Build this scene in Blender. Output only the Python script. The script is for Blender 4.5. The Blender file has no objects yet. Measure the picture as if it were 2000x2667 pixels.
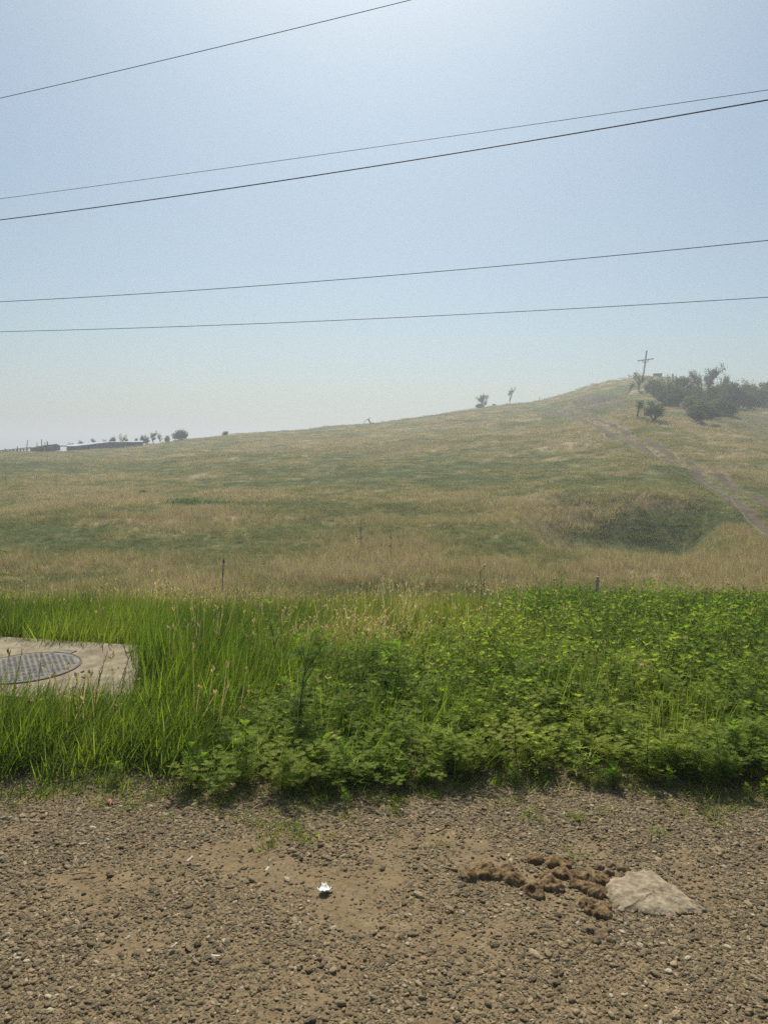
import bpy, math, random
import numpy as np
from mathutils import Vector, Matrix, Euler

random.seed(7)
RNG = np.random.default_rng(11)
SC = bpy.context.scene
COL = SC.collection
R = math.radians

# ------------------------------------------------------------------ camera
PITCH = R(5.2)
CAM_H = 1.6
F = 1849.0                      # focal length in pixels of the 2000 x 2667 photograph
cam = bpy.data.cameras.new('camera')
cam.sensor_fit = 'VERTICAL'
cam.sensor_height = 24.0
cam.lens = F / 2667.0 * 24.0
cam.clip_start = 0.05
cam.clip_end = 6000
camo = bpy.data.objects.new('camera', cam)
camo.location = (0, 0, CAM_H)
camo.rotation_euler = (math.pi / 2 - PITCH, 0, 0)
COL.objects.link(camo)
SC.camera = camo

# ------------------------------------------------------------------ sky and sun
SUN_EL, SUN_AZ = R(54), R(-1)
world = bpy.data.worlds.new('World')
SC.world = world
world.use_nodes = True
wn, wl = world.node_tree.nodes, world.node_tree.links
wn.clear()
sky = wn.new('ShaderNodeTexSky')
sky.sky_type = 'NISHITA'
sky.sun_disc = False
sky.sun_elevation = SUN_EL
sky.sun_rotation = SUN_AZ
sky.altitude = 100
sky.air_density = 1.0
sky.dust_density = 2.5
sky.ozone_density = 0.8
bg = wn.new('ShaderNodeBackground')
bg.inputs['Strength'].default_value = 0.071
wo = wn.new('ShaderNodeOutputWorld')
wb = wn.new('ShaderNodeVectorMath'); wb.operation = 'MULTIPLY'; wb.inputs[1].default_value = (.85, .996, 1.01)
wl.new(sky.outputs[0], wb.inputs[0])
wl.new(wb.outputs[0], bg.inputs[0])
wl.new(bg.outputs[0], wo.inputs[0])

sd = bpy.data.lights.new('sun', 'SUN')
sd.energy = 4.2
sd.angle = R(0.53)
sd.color = (1.0, 0.94, 0.84)
so = bpy.data.objects.new('sun', sd)
sdir = Vector((math.cos(SUN_EL) * math.sin(SUN_AZ), math.cos(SUN_EL) * math.cos(SUN_AZ), math.sin(SUN_EL)))
so.rotation_euler = sdir.to_track_quat('Z', 'Y').to_euler()
so.location = (0, 0, 60)
COL.objects.link(so)

SC.view_settings.view_transform = 'Standard'
SC.view_settings.look = 'None'
SC.view_settings.exposure = 0.35
SC.view_settings.gamma = 1.0
SC.view_settings.use_curve_mapping = False
SC.cycles.max_bounces = 8
SC.cycles.transparent_max_bounces = 12
SC.cycles.transmission_bounces = 5
SC.cycles.diffuse_bounces = 3
SC.cycles.use_denoising = False
SC.cycles.use_adaptive_sampling = False

# ------------------------------------------------------------------ small helpers
def mesh_obj(name, V, faces, mat=None, parent=None, smooth=False, link=True):
    """faces: list of lists, or an int array (n, k)"""
    me = bpy.data.meshes.new(name)
    V = np.asarray(V, dtype=np.float32).reshape(-1, 3)
    if isinstance(faces, np.ndarray):
        n, k = faces.shape
        me.vertices.add(len(V)); me.vertices.foreach_set('co', V.ravel())
        me.loops.add(n * k); me.loops.foreach_set('vertex_index', faces.astype(np.int32).ravel())
        me.polygons.add(n)
        me.polygons.foreach_set('loop_start', np.arange(0, n * k, k, dtype=np.int32))
        me.polygons.foreach_set('loop_total', np.full(n, k, dtype=np.int32))
        me.update(calc_edges=True)
    else:
        me.from_pydata(V.tolist(), [], [list(map(int, f)) for f in faces])
        me.update()
    if smooth:
        me.polygons.foreach_set('use_smooth', np.ones(len(me.polygons), dtype=bool))
    if mat:
        me.materials.append(mat)
    o = bpy.data.objects.new(name, me)
    if link:
        COL.objects.link(o)
    if parent is not None:
        o.parent = parent
    return o

def tag(o, label=None, cat=None, group=None, kind=None):
    if label: o['label'] = label
    if cat: o['category'] = cat
    if group: o['group'] = group
    if kind: o['kind'] = kind
    return o

def empty(name, loc, rz=0.0):
    o = bpy.data.objects.new(name, None)
    o.location = loc
    o.rotation_euler = (0, 0, rz)
    o.empty_display_size = 0.2
    COL.objects.link(o)
    return o

class MB:
    """collects tubes and boxes into one mesh"""
    def __init__(s): s.V, s.Fc = [], []
    def add(s, V, Fc):
        b = len(s.V); s.V += [tuple(v) for v in V]; s.Fc += [[i + b for i in f] for f in Fc]
    def tube(s, pts, rad, n=6, cap=True):
        pts = [Vector(p) for p in pts]
        if not hasattr(rad, '__len__'): rad = [rad] * len(pts)
        V, Fc = [], []
        up = Vector((0, 0, 1))
        for i, p in enumerate(pts):
            d = (pts[min(i + 1, len(pts) - 1)] - pts[max(i - 1, 0)]).normalized()
            a = d.cross(up)
            if a.length < 0.05: a = d.cross(Vector((1, 0, 0)))
            a.normalize(); b = d.cross(a)
            for k in range(n):
                t = 2 * math.pi * k / n
                V.append(p + (a * math.cos(t) + b * math.sin(t)) * rad[i])
        for i in range(len(pts) - 1):
            for k in range(n):
                Fc.append([i * n + k, i * n + (k + 1) % n, (i + 1) * n + (k + 1) % n, (i + 1) * n + k])
        if cap:
            Fc.append(list(range(n))[::-1]); Fc.append([(len(pts) - 1) * n + k for k in range(n)])
        s.add(V, Fc)
    def box(s, c, size, M=None):
        x, y, z = [q / 2 for q in size]
        V = [Vector((a * x, b * y, d * z)) for a in (-1, 1) for b in (-1, 1) for d in (-1, 1)]
        if M is not None: V = [M @ v for v in V]
        V = [v + Vector(c) for v in V]
        s.add(V, [[0, 1, 3, 2], [4, 6, 7, 5], [0, 4, 5, 1], [2, 3, 7, 6], [0, 2, 6, 4], [1, 5, 7, 3]])
    def build(s, name, mat, parent=None, smooth=False):
        return mesh_obj(name, s.V, s.Fc, mat, parent, smooth)

def smooth(a, b, x):
    t = np.clip((np.asarray(x, dtype=float) - a) / (b - a), 0, 1)
    return t * t * (3 - 2 * t)

def _hash(ix, iy, s):
    n = (ix.astype(np.int64) * 374761393 + iy.astype(np.int64) * 668265263 + s * 2147483647) & 0xFFFFFFFF
    n = ((n ^ (n >> 13)) * 1274126177) & 0xFFFFFFFF
    return ((n ^ (n >> 16)) & 0xFFFFFF) / float(0xFFFFFF)

def noise(x, y, s=0):
    x = np.asarray(x, dtype=float); y = np.asarray(y, dtype=float)
    ix = np.floor(x); iy = np.floor(y); fx = x - ix; fy = y - iy
    fx = fx * fx * (3 - 2 * fx); fy = fy * fy * (3 - 2 * fy)
    a = _hash(ix, iy, s); b = _hash(ix + 1, iy, s); c = _hash(ix, iy + 1, s); d = _hash(ix + 1, iy + 1, s)
    return (a * (1 - fx) + b * fx) * (1 - fy) + (c * (1 - fx) + d * fx) * fy

def fbm(x, y, s=0, o=4):
    t = 0; a = 0.5; n = 0
    for i in range(o):
        t = t + a * noise(x * 2 ** i + 17.3 * i, y * 2 ** i - 9.1 * i, s + i); n += a; a *= 0.5
    return t / n          # 0..1

# ------------------------------------------------------------------ the lie of the land
U_K = np.array([-900, -400, 0, 180, 374, 482, 603, 772, 844, 1000, 1205, 1326, 1400, 1447, 1543, 1615, 1688, 1748, 1808, 1880, 2000, 2300, 3200.])
V_K = 4.0 + np.array([1205, 1192, 1178, 1173, 1159, 1141, 1129, 1120, 1110, 1096, 1065, 1048, 1041, 1027, 1000, 985, 975, 980, 994, 1006, 1026, 1070, 1120.])
A_K = np.arctan2((U_K - 1000) / F, math.cos(PITCH) + (1333.5 - V_K) / F * math.sin(PITCH))
def v_to_el(u, v):
    x = (u - 1000) / F; yv = (1333.5 - v) / F
    h = np.hypot(x, math.cos(PITCH) + yv * math.sin(PITCH))
    return (-math.sin(PITCH) + yv * math.cos(PITCH)) / h      # tan of elevation
E_K = v_to_el(U_K, V_K)
R_U = np.array([-900, 0, 500, 1000, 1400, 1688, 2000, 3200.]); R_R = np.array([130, 135, 148, 165, 182, 195, 192, 170.])
RA_K = np.arctan((R_U - 1000) / F)
Y_N = np.array([-5000, 4.3, 5.2, 6.5, 8, 10, 12, 16, 20, 24, 5000.])
Z_N = np.array([0, 0, -.04, -.2, -.5, -.95, -1.42, -2.25, -2.62, -2.66, -2.66])

def height(x, y, detail=True):
    x = np.asarray(x, dtype=float); y = np.asarray(y, dtype=float)
    r = np.hypot(x, y) + 1e-6
    a = np.arctan2(x, y)
    zn = (np.interp(y, Y_N, Z_N) + np.interp(y - .5, Y_N, Z_N) + np.interp(y + .5, Y_N, Z_N)) / 3
    Rr = np.interp(a, RA_K, R_R)
    el = (np.interp(a, A_K, E_K) + np.interp(a - .006, A_K, E_K) + np.interp(a + .006, A_K, E_K)) / 3
    zR = CAM_H + Rr * el
    s = np.clip((r - 20) / (Rr - 20), 0, 1)
    f = s ** 1.6 * (1 + 0.62 * (1 - s))
    zf = -2.62 + (zR + 2.62) * f
    drop = smooth(0, 1, np.clip((r - Rr) / 260.0, 0, 1))
    zf = np.where(r > Rr, zR - (zR + 16) * drop, zf)
    # hollow with a steep far bank, on the right
    u = 1000 + F * np.tan(np.clip(a, -1.2, 1.2))
    wobble = 3.0 * (noise(u / 160.0, r * 0 + 3.3, 5) - .5)
    win = smooth(1330, 1480, u) * (1 - smooth(1770, 1900, u))
    hol = smooth(26, 35, r) * (1 - smooth(36 + wobble, 43 + wobble, r))
    zf = zf - 1.9 * win * hol + .5 * win * np.exp(-((r - 45 - wobble) / 4) ** 2)
    # small cut in the slope below the summit
    win2 = smooth(1480, 1520, u) * (1 - smooth(1600, 1640, u))
    zf = zf - 3.0 * win2 * smooth(122, 137, r) * (1 - smooth(138, 145, r))
    w = smooth(17, 25, y)
    if detail:
        k = smooth(20, 38, r)
        und = 0.9 * (fbm(x / 14, y / 14, 3, 3) - .5) + 0.34 * (fbm(x / 3.4, y / 2.2, 9, 3) - .5) * smooth(250, 20, r)
        ter = 0.42 * (noise(x / 7.0 + y * .02, y / 2.4 + x * .05, 21) - .5)
        ter = ter * smooth(1000, 1700, u) + ter * .45
        zf = zf + k * (und + ter)
        u2 = 1000 + F * np.tan(np.clip(a, -1.2, 1.2))
        st = r / 5.5 + 1.3 * fbm(x / 30, y / 30, 25, 2) * 2
        saw = st - np.floor(st)
        zf = zf + .9 * (saw - .5) * (saw < .8) * smooth(1820, 1920, u2) * smooth(105, 120, r) * (1 - smooth(165, 175, r))
        st = r / 7.0 + 2.0 * fbm(x / 22, y / 22, 27, 2)
        saw = smooth(.55, 1, st - np.floor(st))
        zf = zf + .7 * saw * smooth(1440, 1560, u2) * (1 - smooth(1780, 1850, u2)) * smooth(120, 135, r) * (1 - smooth(180, 190, r))
    z = zn * (1 - w) + zf * w
    if detail:
        z = z + (0.05 * (fbm(x / 1.4, y / 1.4, 31, 3) - .5) * smooth(-3, 1, y)
                 + 0.02 * (fbm(x / .35, y / .35, 33, 3) - .5)) * (1 - w)
    return z

def ray(u, v):
    x = (u - 1000) / F; yv = (1333.5 - v) / F
    return np.array([x, math.cos(PITCH) + yv * math.sin(PITCH), -math.sin(PITCH) + yv * math.cos(PITCH)])

def P(u, v, z=None):
    """point where the line of sight through a photograph pixel meets the ground (or height z)"""
    d = ray(u, v)
    if z is not None:
        t = (z - CAM_H) / d[2]
        return Vector((d[0] * t, d[1] * t, z))
    t = np.exp(np.linspace(math.log(1.2), math.log(320), 5000))
    hz = height(d[0] * t, d[1] * t)
    below = np.nonzero(CAM_H + d[2] * t < hz)[0]
    if len(below) and t[below[0]] < 215: i = below[0]
    else:
        gap = CAM_H + d[2] * t - hz; gap[t > 196] = 1e9; gap[t < 100] = 1e9; i = int(np.argmin(gap))
    return Vector((d[0] * t[i], d[1] * t[i], float(hz[i])))

def PR(u, rng, v=None):
    """ground point at a range along a photograph column"""
    d = ray(u, v if v is not None else (1080 if rng > 60 else 1333.5 + F * math.tan(math.atan(1.3 / rng) - PITCH)))
    a = math.atan2(d[0], d[1])
    x, y = rng * math.sin(a), rng * math.cos(a)
    return Vector((x, y, float(height(x, y))))

def Ztop(u, v, rng):
    return CAM_H + rng * float(v_to_el(np.float64(u), np.float64(v)))

def to_px(x, y, z):
    c, s = math.cos(PITCH), math.sin(PITCH)
    dz = z - CAM_H
    fw = np.maximum(y * c - dz * s, 0.01); upc = y * s + dz * c
    return 1000 + F * x / fw, 1333.5 - F * upc / fw

# patches of dry and green grass on the slope (laid on the ground, world-anchored)
ZONES = [  # u, v, ru, rv, dryness change
    (250, 1290, 330, 50, .55), (120, 1400, 330, 42, -.65), (300, 1225, 480, 30, -.30), (900, 1160, 620, 26, .35),
    (1000, 1440, 1100, 22, .10), (1000, 1500, 1200, 42, .45), (1700, 1490, 420, 60, .45), (1450, 1335, 130, 45, .60),
    (1700, 1395, 230, 45, -.75), (1650, 1330, 200, 26, -.30), (1350, 1240, 420, 38, -.42), (700, 1250, 350, 30, -.25),
    (1050, 1345, 260, 26, -.45), (1840, 1180, 240, 45, .40), (1850, 1260, 130, 40, .25), (1850, 1115, 260, 22, .45),
    (1560, 1095, 120, 14, .35), (1960, 1430, 80, 60, .35), (600, 1360, 300, 30, .15), (1430, 1075, 26, 22, -.6),
    (1250, 1130, 160, 18, .2), (1480, 1010, 170, 14, -.15), (480, 1300, 90, 12, -.3), (1250, 1300, 160, 20, .1),
    (1760, 1440, 120, 18, -.3), (700, 1440, 420, 18, -.30), (150, 1480, 300, 26, .25)]
def dryness(x, y, z):
    u, v = to_px(x, y, z)
    d = np.full(np.shape(x), 0.46)
    for (cu, cv, ru, rv, k) in ZONES:
        q = ((u - cu) / ru) ** 2 + ((v - cv) / rv) ** 2
        d = d + .8 * k * np.exp(-q * 0.9)
    n = fbm(x / 5.0, y / 3.2, 41, 4) * .6 + fbm(x / 1.3, y / 0.9, 47, 3) * .4
    d = d + 2.7 * (n - .5)
    r = np.hypot(x, y)
    d2 = 0.18 + 1.3 * (fbm(x / 0.7, y / 0.7, 51, 3) - .5)      # verge
    w = smooth(14, 22, r)
    return np.clip(d * w + d2 * (1 - w), 0, 1)

TRACK_L = [(2080, 1410), (2000, 1345), (1930, 1292), (1850, 1245), (1770, 1205), (1700, 1170), (1640, 1142), (1580, 1112), (1530, 1092), (1490, 1079), (1445, 1066)]
def track_path():
    pts = [P(u, v) for u, v in TRACK_L]
    out = []
    for i in range(len(pts) - 1):
        n = max(2, int((pts[i + 1] - pts[i]).length / .6))
        p0, p1, p2, p3 = pts[max(i - 1, 0)], pts[i], pts[i + 1], pts[min(i + 2, len(pts) - 1)]
        for k in range(n):
            t = k / n
            out.append(.5 * (2 * p1 + (p2 - p0) * t + (2 * p0 - 5 * p1 + 4 * p2 - p3) * t * t + (3 * p1 - p0 - 3 * p2 + p3) * t ** 3))
    out.append(pts[-1])
    return out
TRACK = track_path()
TR = np.array([[p.x, p.y] for p in TRACK])
def track_dist(x, y):
    x = np.asarray(x, dtype=float).ravel(); y = np.asarray(y, dtype=float).ravel()
    out = np.full(x.shape, 99.0)
    m = (x > TR[:, 0].min() - 6) & (x < TR[:, 0].max() + 6) & (y > TR[:, 1].min() - 6) & (y < TR[:, 1].max() + 6)
    idx = np.nonzero(m)[0]
    for c in range(0, len(idx), 20000):
        j = idx[c:c + 20000]
        dx = x[j][:, None] - TR[None, :, 0]; dy = y[j][:, None] - TR[None, :, 1]
        out[j] = np.sqrt((dx * dx + dy * dy).min(1))
    return out

EDGE_X = np.array([-12, -2.0, -1.5, -1.1, -.7, -.3, .1, .5, .9, 1.3, 1.7, 2.2, 12.]); EDGE_Y = np.array([3.06, 3.06, 3.12, 3.16, 3.12, 3.05, 3.1, 3.18, 3.3, 3.22, 3.2, 3.28, 3.25])
def edge_y(x):
    return np.interp(x, EDGE_X, EDGE_Y) + 0.34 * (fbm(np.asarray(x) * 1.9, np.asarray(x) * 0 + 2.2, 61, 3) - .5)

# ------------------------------------------------------------------ materials
def new_mat(name):
    m = bpy.data.materials.new(name); m.use_nodes = True
    m.node_tree.nodes.clear()
    return m, m.node_tree.nodes, m.node_tree.links

def simple_mat(name, col, rough=.8, noise_scale=None, col2=None, bump=0.0, metallic=0.0, spec=.3, detail=6):
    m, n, l = new_mat(name)
    b = n.new('ShaderNodeBsdfPrincipled'); o = n.new('ShaderNodeOutputMaterial')
    b.inputs['Roughness'].default_value = rough; b.inputs['Metallic'].default_value = metallic
    b.inputs['Specular IOR Level'].default_value = spec
    b.inputs['Base Color'].default_value = (*col, 1)
    l.new(b.outputs[0], o.inputs[0])
    if noise_scale:
        tc = n.new('ShaderNodeTexCoord'); t = n.new('ShaderNodeTexNoise')
        t.inputs['Scale'].default_value = noise_scale; t.inputs['Detail'].default_value = detail
        l.new(tc.outputs['Object'], t.inputs['Vector'])
        r = n.new('ShaderNodeValToRGB'); r.color_ramp.elements[0].color = (*col, 1); r.color_ramp.elements[1].color = (*(col2 or col), 1)
        r.color_ramp.elements[0].position = .35; r.color_ramp.elements[1].position = .65
        l.new(t.outputs[0], r.inputs[0]); l.new(r.outputs[0], b.inputs['Base Color'])
        if bump:
            bp = n.new('ShaderNodeBump'); bp.inputs['Strength'].default_value = bump; bp.inputs['Distance'].default_value = .01
            l.new(t.outputs[0], bp.inputs['Height']); l.new(bp.outputs[0], b.inputs['Normal'])
    return m

def leaf_mat(name, stops, trans=.5, gloss=.12, rough=.6, rnd=.35, attr='tint', tcol=(1.15, 1.25, .5), own=0.0):
    """stops: colour ramp over the tint carried by each clump; every leaf also varies on its own"""
    m, n, l = new_mat(name)
    at = n.new('ShaderNodeAttribute'); at.attribute_type = 'INSTANCER'; at.attribute_name = attr
    ge = n.new('ShaderNodeNewGeometry')
    mr = n.new('ShaderNodeMath'); mr.operation = 'MULTIPLY_ADD'; mr.inputs[1].default_value = rnd; mr.inputs[2].default_value = -rnd / 2
    l.new(ge.outputs['Random Per Island'], mr.inputs[0])
    ad = n.new('ShaderNodeMath'); ad.operation = 'ADD'; ad.use_clamp = True
    if own > 0:
        oi = n.new('ShaderNodeObjectInfo'); om = n.new('ShaderNodeMath'); om.operation = 'MULTIPLY'; om.inputs[1].default_value = own
        l.new(oi.outputs['Random'], om.inputs[0]); l.new(om.outputs[0], ad.inputs[0])
    else:
        l.new(at.outputs['Fac'], ad.inputs[0])
    l.new(mr.outputs[0], ad.inputs[1])
    r = n.new('ShaderNodeValToRGB')
    while len(r.color_ramp.elements) < len(stops): r.color_ramp.elements.new(.5)
    for e, (p, c) in zip(r.color_ramp.elements, stops): e.position = p; e.color = (*c, 1)
    l.new(ad.outputs[0], r.inputs[0])
    br = n.new('ShaderNodeMath'); br.operation = 'MULTIPLY_ADD'; br.inputs[1].default_value = .7; br.inputs[2].default_value = .65
    mul = n.new('ShaderNodeMath'); mul.operation = 'MULTIPLY'; mul.inputs[1].default_value = 7.31
    fr = n.new('ShaderNodeMath'); fr.operation = 'FRACT'
    l.new(ge.outputs['Random Per Island'], mul.inputs[0]); l.new(mul.outputs[0], fr.inputs[0]); l.new(fr.outputs[0], br.inputs[0])
    vm = n.new('ShaderNodeVectorMath'); vm.operation = 'SCALE'
    l.new(r.outputs[0], vm.inputs[0]); l.new(br.outputs[0], vm.inputs['Scale'])
    tm = n.new('ShaderNodeVectorMath'); tm.operation = 'MULTIPLY'; tm.inputs[1].default_value = tcol
    l.new(vm.outputs[0], tm.inputs[0])
    df = n.new('ShaderNodeBsdfDiffuse'); tr = n.new('ShaderNodeBsdfTranslucent'); gl = n.new('ShaderNodeBsdfGlossy')
    gl.inputs['Roughness'].default_value = rough; gl.inputs['Color'].default_value = (.9, .95, .85, 1)
    l.new(vm.outputs[0], df.inputs[0]); l.new(tm.outputs[0], tr.inputs[0])
    mx = n.new('ShaderNodeMixShader'); mx.inputs[0].default_value = trans
    l.new(df.outputs[0], mx.inputs[1]); l.new(tr.outputs[0], mx.inputs[2])
    m2 = n.new('ShaderNodeMixShader'); m2.inputs[0].default_value = gloss * .5
    l.new(mx.outputs[0], m2.inputs[1]); l.new(gl.outputs[0], m2.inputs[2])
    o = n.new('ShaderNodeOutputMaterial'); l.new(m2.outputs[0], o.inputs[0])
    return m

GREEN = (.060, .110, .018); DRY = (.33, .235, .12)
M_GRASS = leaf_mat('verge grass', [(0, (.080, .125, .022)), (.45, (.185, .235, .042)), (.75, (.29, .285, .09)), (1, (.42, .35, .18))], trans=.55, gloss=.02, tcol=(1.3, 1.45, .55))
M_FIELD = leaf_mat('field grass', [(0, (.155, .18, .056)), (.4, (.27, .265, .105)), (.7, (.40, .34, .17)), (1, (.47, .385, .24))], trans=.45, gloss=.02, rnd=.3, tcol=(1.05, 1.05, .8))
M_WEED = leaf_mat('weed leaf', [(0, (.10, .165, .024)), (.45, (.235, .315, .055)), (1, (.39, .42, .085))], trans=.62, gloss=.014, rnd=.5, tcol=(1.35, 1.5, .5))
M_WEED_ONE = leaf_mat('lone weed leaf', [(0, (.11, .18, .035)), (1, (.26, .34, .06))], trans=.6, gloss=.015, rnd=.4, own=.8, tcol=(1.35, 1.5, .5))
M_BROAD = leaf_mat('broad leaf', [(0, (.07, .13, .03)), (1, (.15, .22, .055))], trans=.5, gloss=.02, rnd=.6, tcol=(1.3, 1.45, .55))
M_TREE = leaf_mat('tree leaf', [(0, (.035, .062, .024)), (.5, (.085, .120, .040)), (1, (.17, .195, .065))], trans=.45, gloss=.02, rnd=.5, own=1.0, tcol=(1.1, 1.2, .6))
M_BARK = simple_mat('bark', (.07, .055, .045), .9, 9, (.12, .10, .08))
M_STEM = simple_mat('weed stem', (.055, .07, .03), .7, 30, (.09, .075, .04))
M_DRYSTEM = simple_mat('dry stem', (.10, .07, .05), .9, 40, (.20, .15, .10))
M_WHITE = simple_mat('white plastic', (.60, .60, .56), .45, 14, (.48, .48, .43), spec=.5)
M_SPIKE = leaf_mat('green spike', [(0, (.08, .12, .03)), (1, (.20, .21, .07))], trans=.4, gloss=0, rnd=1.0)
M_SEED = leaf_mat('seed head', [(0, (.26, .24, .10)), (1, (.50, .41, .23))], trans=.55, gloss=0, rnd=1.0, tcol=(1.1, 1.05, .8))

def ground_mat():
    m, n, l = new_mat('ground')
    def at(name):
        a = n.new('ShaderNodeAttribute'); a.attribute_name = name; return a.outputs['Fac']
    tc = n.new('ShaderNodeTexCoord')
    def tex(scale, det=6, rough=.6):
        t = n.new('ShaderNodeTexNoise'); t.inputs['Scale'].default_value = scale; t.inputs['Detail'].default_value = det
        t.inputs['Roughness'].default_value = rough; l.new(tc.outputs['Object'], t.inputs['Vector']); return t.outputs[0]
    def ramp(src, stops):
        r = n.new('ShaderNodeValToRGB')
        while len(r.color_ramp.elements) < len(stops): r.color_ramp.elements.new(.5)
        for e, (p, c) in zip(r.color_ramp.elements, stops): e.position = p; e.color = (*c, 1)
        l.new(src, r.inputs[0]); return r.outputs[0]
    def mix(f, a, b):
        x = n.new('ShaderNodeMix'); x.data_type = 'RGBA'; l.new(f, x.inputs[0]); l.new(a, x.inputs[6]); l.new(b, x.inputs[7]); return x.outputs[2]
    t1, t2, t3 = tex(1.1), tex(7, 8), tex(60, 6, .7)
    dd = n.new('ShaderNodeMath'); dd.operation = 'MULTIPLY_ADD'; dd.inputs[1].default_value = .9; l.new(t2, dd.inputs[0])
    sub = n.new('ShaderNodeMath'); sub.operation = 'SUBTRACT'; l.new(at('dry'), sub.inputs[0]); sub.inputs[1].default_value = .45
    l.new(sub.outputs[0], dd.inputs[2]); dd.use_clamp = True
    turf = ramp(dd.outputs[0], [(0, (.085, .105, .034)), (.4, (.16, .155, .062)), (.7, (.25, .205, .11)), (1, (.33, .265, .165))])
    dirt = ramp(t3, [(.3, (.13, .092, .048)), (.5, (.215, .155, .084)), (.72, (.30, .225, .13))])
    dirt2 = ramp(t2, [(.3, (.16, .116, .062)), (.7, (.265, .198, .112))])
    dm = n.new('ShaderNodeMix'); dm.data_type = 'RGBA'; dm.inputs[0].default_value = .5; l.new(dirt, dm.inputs[6]); l.new(dirt2, dm.inputs[7])
    soil = ramp(t2, [(.3, (.085, .07, .05)), (.7, (.16, .125, .085))])
    c = mix(at('bare'), turf, soil)
    c = mix(at('road'), c, dm.outputs[2])
    b = n.new('ShaderNodeBsdfPrincipled'); b.inputs['Roughness'].default_value = .95; b.inputs['Specular IOR Level'].default_value = .12
    l.new(c, b.inputs['Base Color'])
    b1 = n.new('ShaderNodeBump'); b1.inputs['Strength'].default_value = .9; b1.inputs['Distance'].default_value = .006; l.new(t3, b1.inputs['Height'])
    b2 = n.new('ShaderNodeBump'); b2.inputs['Strength'].default_value = .8; b2.inputs['Distance'].default_value = .05; l.new(t2, b2.inputs['Height']); l.new(b1.outputs[0], b2.inputs['Normal'])
    l.new(b2.outputs[0], b.inputs['Normal'])
    o = n.new('ShaderNodeOutputMaterial'); l.new(b.outputs[0], o.inputs[0])
    return m

# ------------------------------------------------------------------ terrain: one sheet to the horizon
az = np.unique(np.concatenate([np.radians(np.arange(-40, 40, .11)), np.radians(np.arange(-180, -40, 2.5)), np.radians(np.arange(40, 180, 2.5))]))
rr = np.concatenate([np.exp(np.linspace(math.log(.3), math.log(1.4), 12))[:-1], np.exp(np.linspace(math.log(1.4), math.log(12), 170))[:-1],
                     np.exp(np.linspace(math.log(12), math.log(260), 300))[:-1], np.exp(np.linspace(math.log(260), math.log(1500), 26))])
A, RRg = np.meshgrid(az, rr)
GX, GY = RRg * np.sin(A), RRg * np.cos(A)
GZ = height(GX, GY)
td = track_dist(GX, GY).reshape(GX.shape)
# the two ruts are worn a little into the slope
rut = np.exp(-((td - .85) / .32) ** 2)
GZ = GZ - .07 * rut
na, nr = len(az), len(rr)
Vt = np.stack([GX, GY, GZ], -1).reshape(-1, 3)
idx = np.arange(nr * na).reshape(nr, na)
nx = np.roll(idx, -1, axis=1)
Fq = np.stack([idx[:-1], idx[1:], nx[1:], nx[:-1]], -1).reshape(-1, 4)
Vt = np.vstack([Vt, [[0, 0, float(height(0., 0.))]]])
ground = mesh_obj('ground', Vt, Fq, None, None, True)
# close the small hole under the camera
import bmesh
bm = bmesh.new(); bm.from_mesh(ground.data); bm.verts.ensure_lookup_table()
c = bm.verts[nr * na]
for i in range(na):
    fc = bm.faces.new((c, bm.verts[int(idx[0, i])], bm.verts[int(nx[0, i])])); fc.smooth = True
bm.to_mesh(ground.data); bm.free()
ground.data.materials.append(ground_mat())
tag(ground, 'ground rising from the gravel verge to the grassy hill', None, None, 'structure')
dry_v = dryness(Vt[:, 0], Vt[:, 1], Vt[:, 2])
u_v, v_v = to_px(Vt[:, 0], Vt[:, 1], Vt[:, 2])
road_v = 1 - smooth(-.08, .3, Vt[:, 1] - edge_y(Vt[:, 0]))
def blot(cu, cv, ru, rv):
    q = ((u_v - cu) / ru) ** 2 + ((v_v - cv) / rv) ** 2
    return smooth(1.3, .5, q + 1.2 * (fbm(Vt[:, 0] / 3, Vt[:, 1] / 3, 71, 3) - .5))
bare_v = np.maximum.reduce([blot(1545, 1048, 52, 20), blot(1618, 1052, 34, 13) * .8, blot(1660, 1000, 26, 7) * .5, blot(1960, 1100, 90, 26) * .5])
far = np.hypot(Vt[:, 0], Vt[:, 1]) > 60
bare_v = bare_v * far
nt = noise(Vt[:, 0] * .5, Vt[:, 1] * .5, 77)
tdv = np.append(td.ravel(), 99)
bare_v = np.maximum(bare_v, .95 * np.exp(-((tdv - .85) / .45) ** 4) * (.55 + .45 * nt))
nearsoil = (1 - smooth(8, 14, Vt[:, 1])) * .8
bare_v = np.maximum(bare_v, nearsoil)
for nm, arr in (('dry', dry_v), ('road', road_v), ('bare', bare_v)):
    a_ = ground.data.attributes.new(nm, 'FLOAT', 'POINT'); a_.data.foreach_set('value', arr.astype(np.float32))

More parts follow.
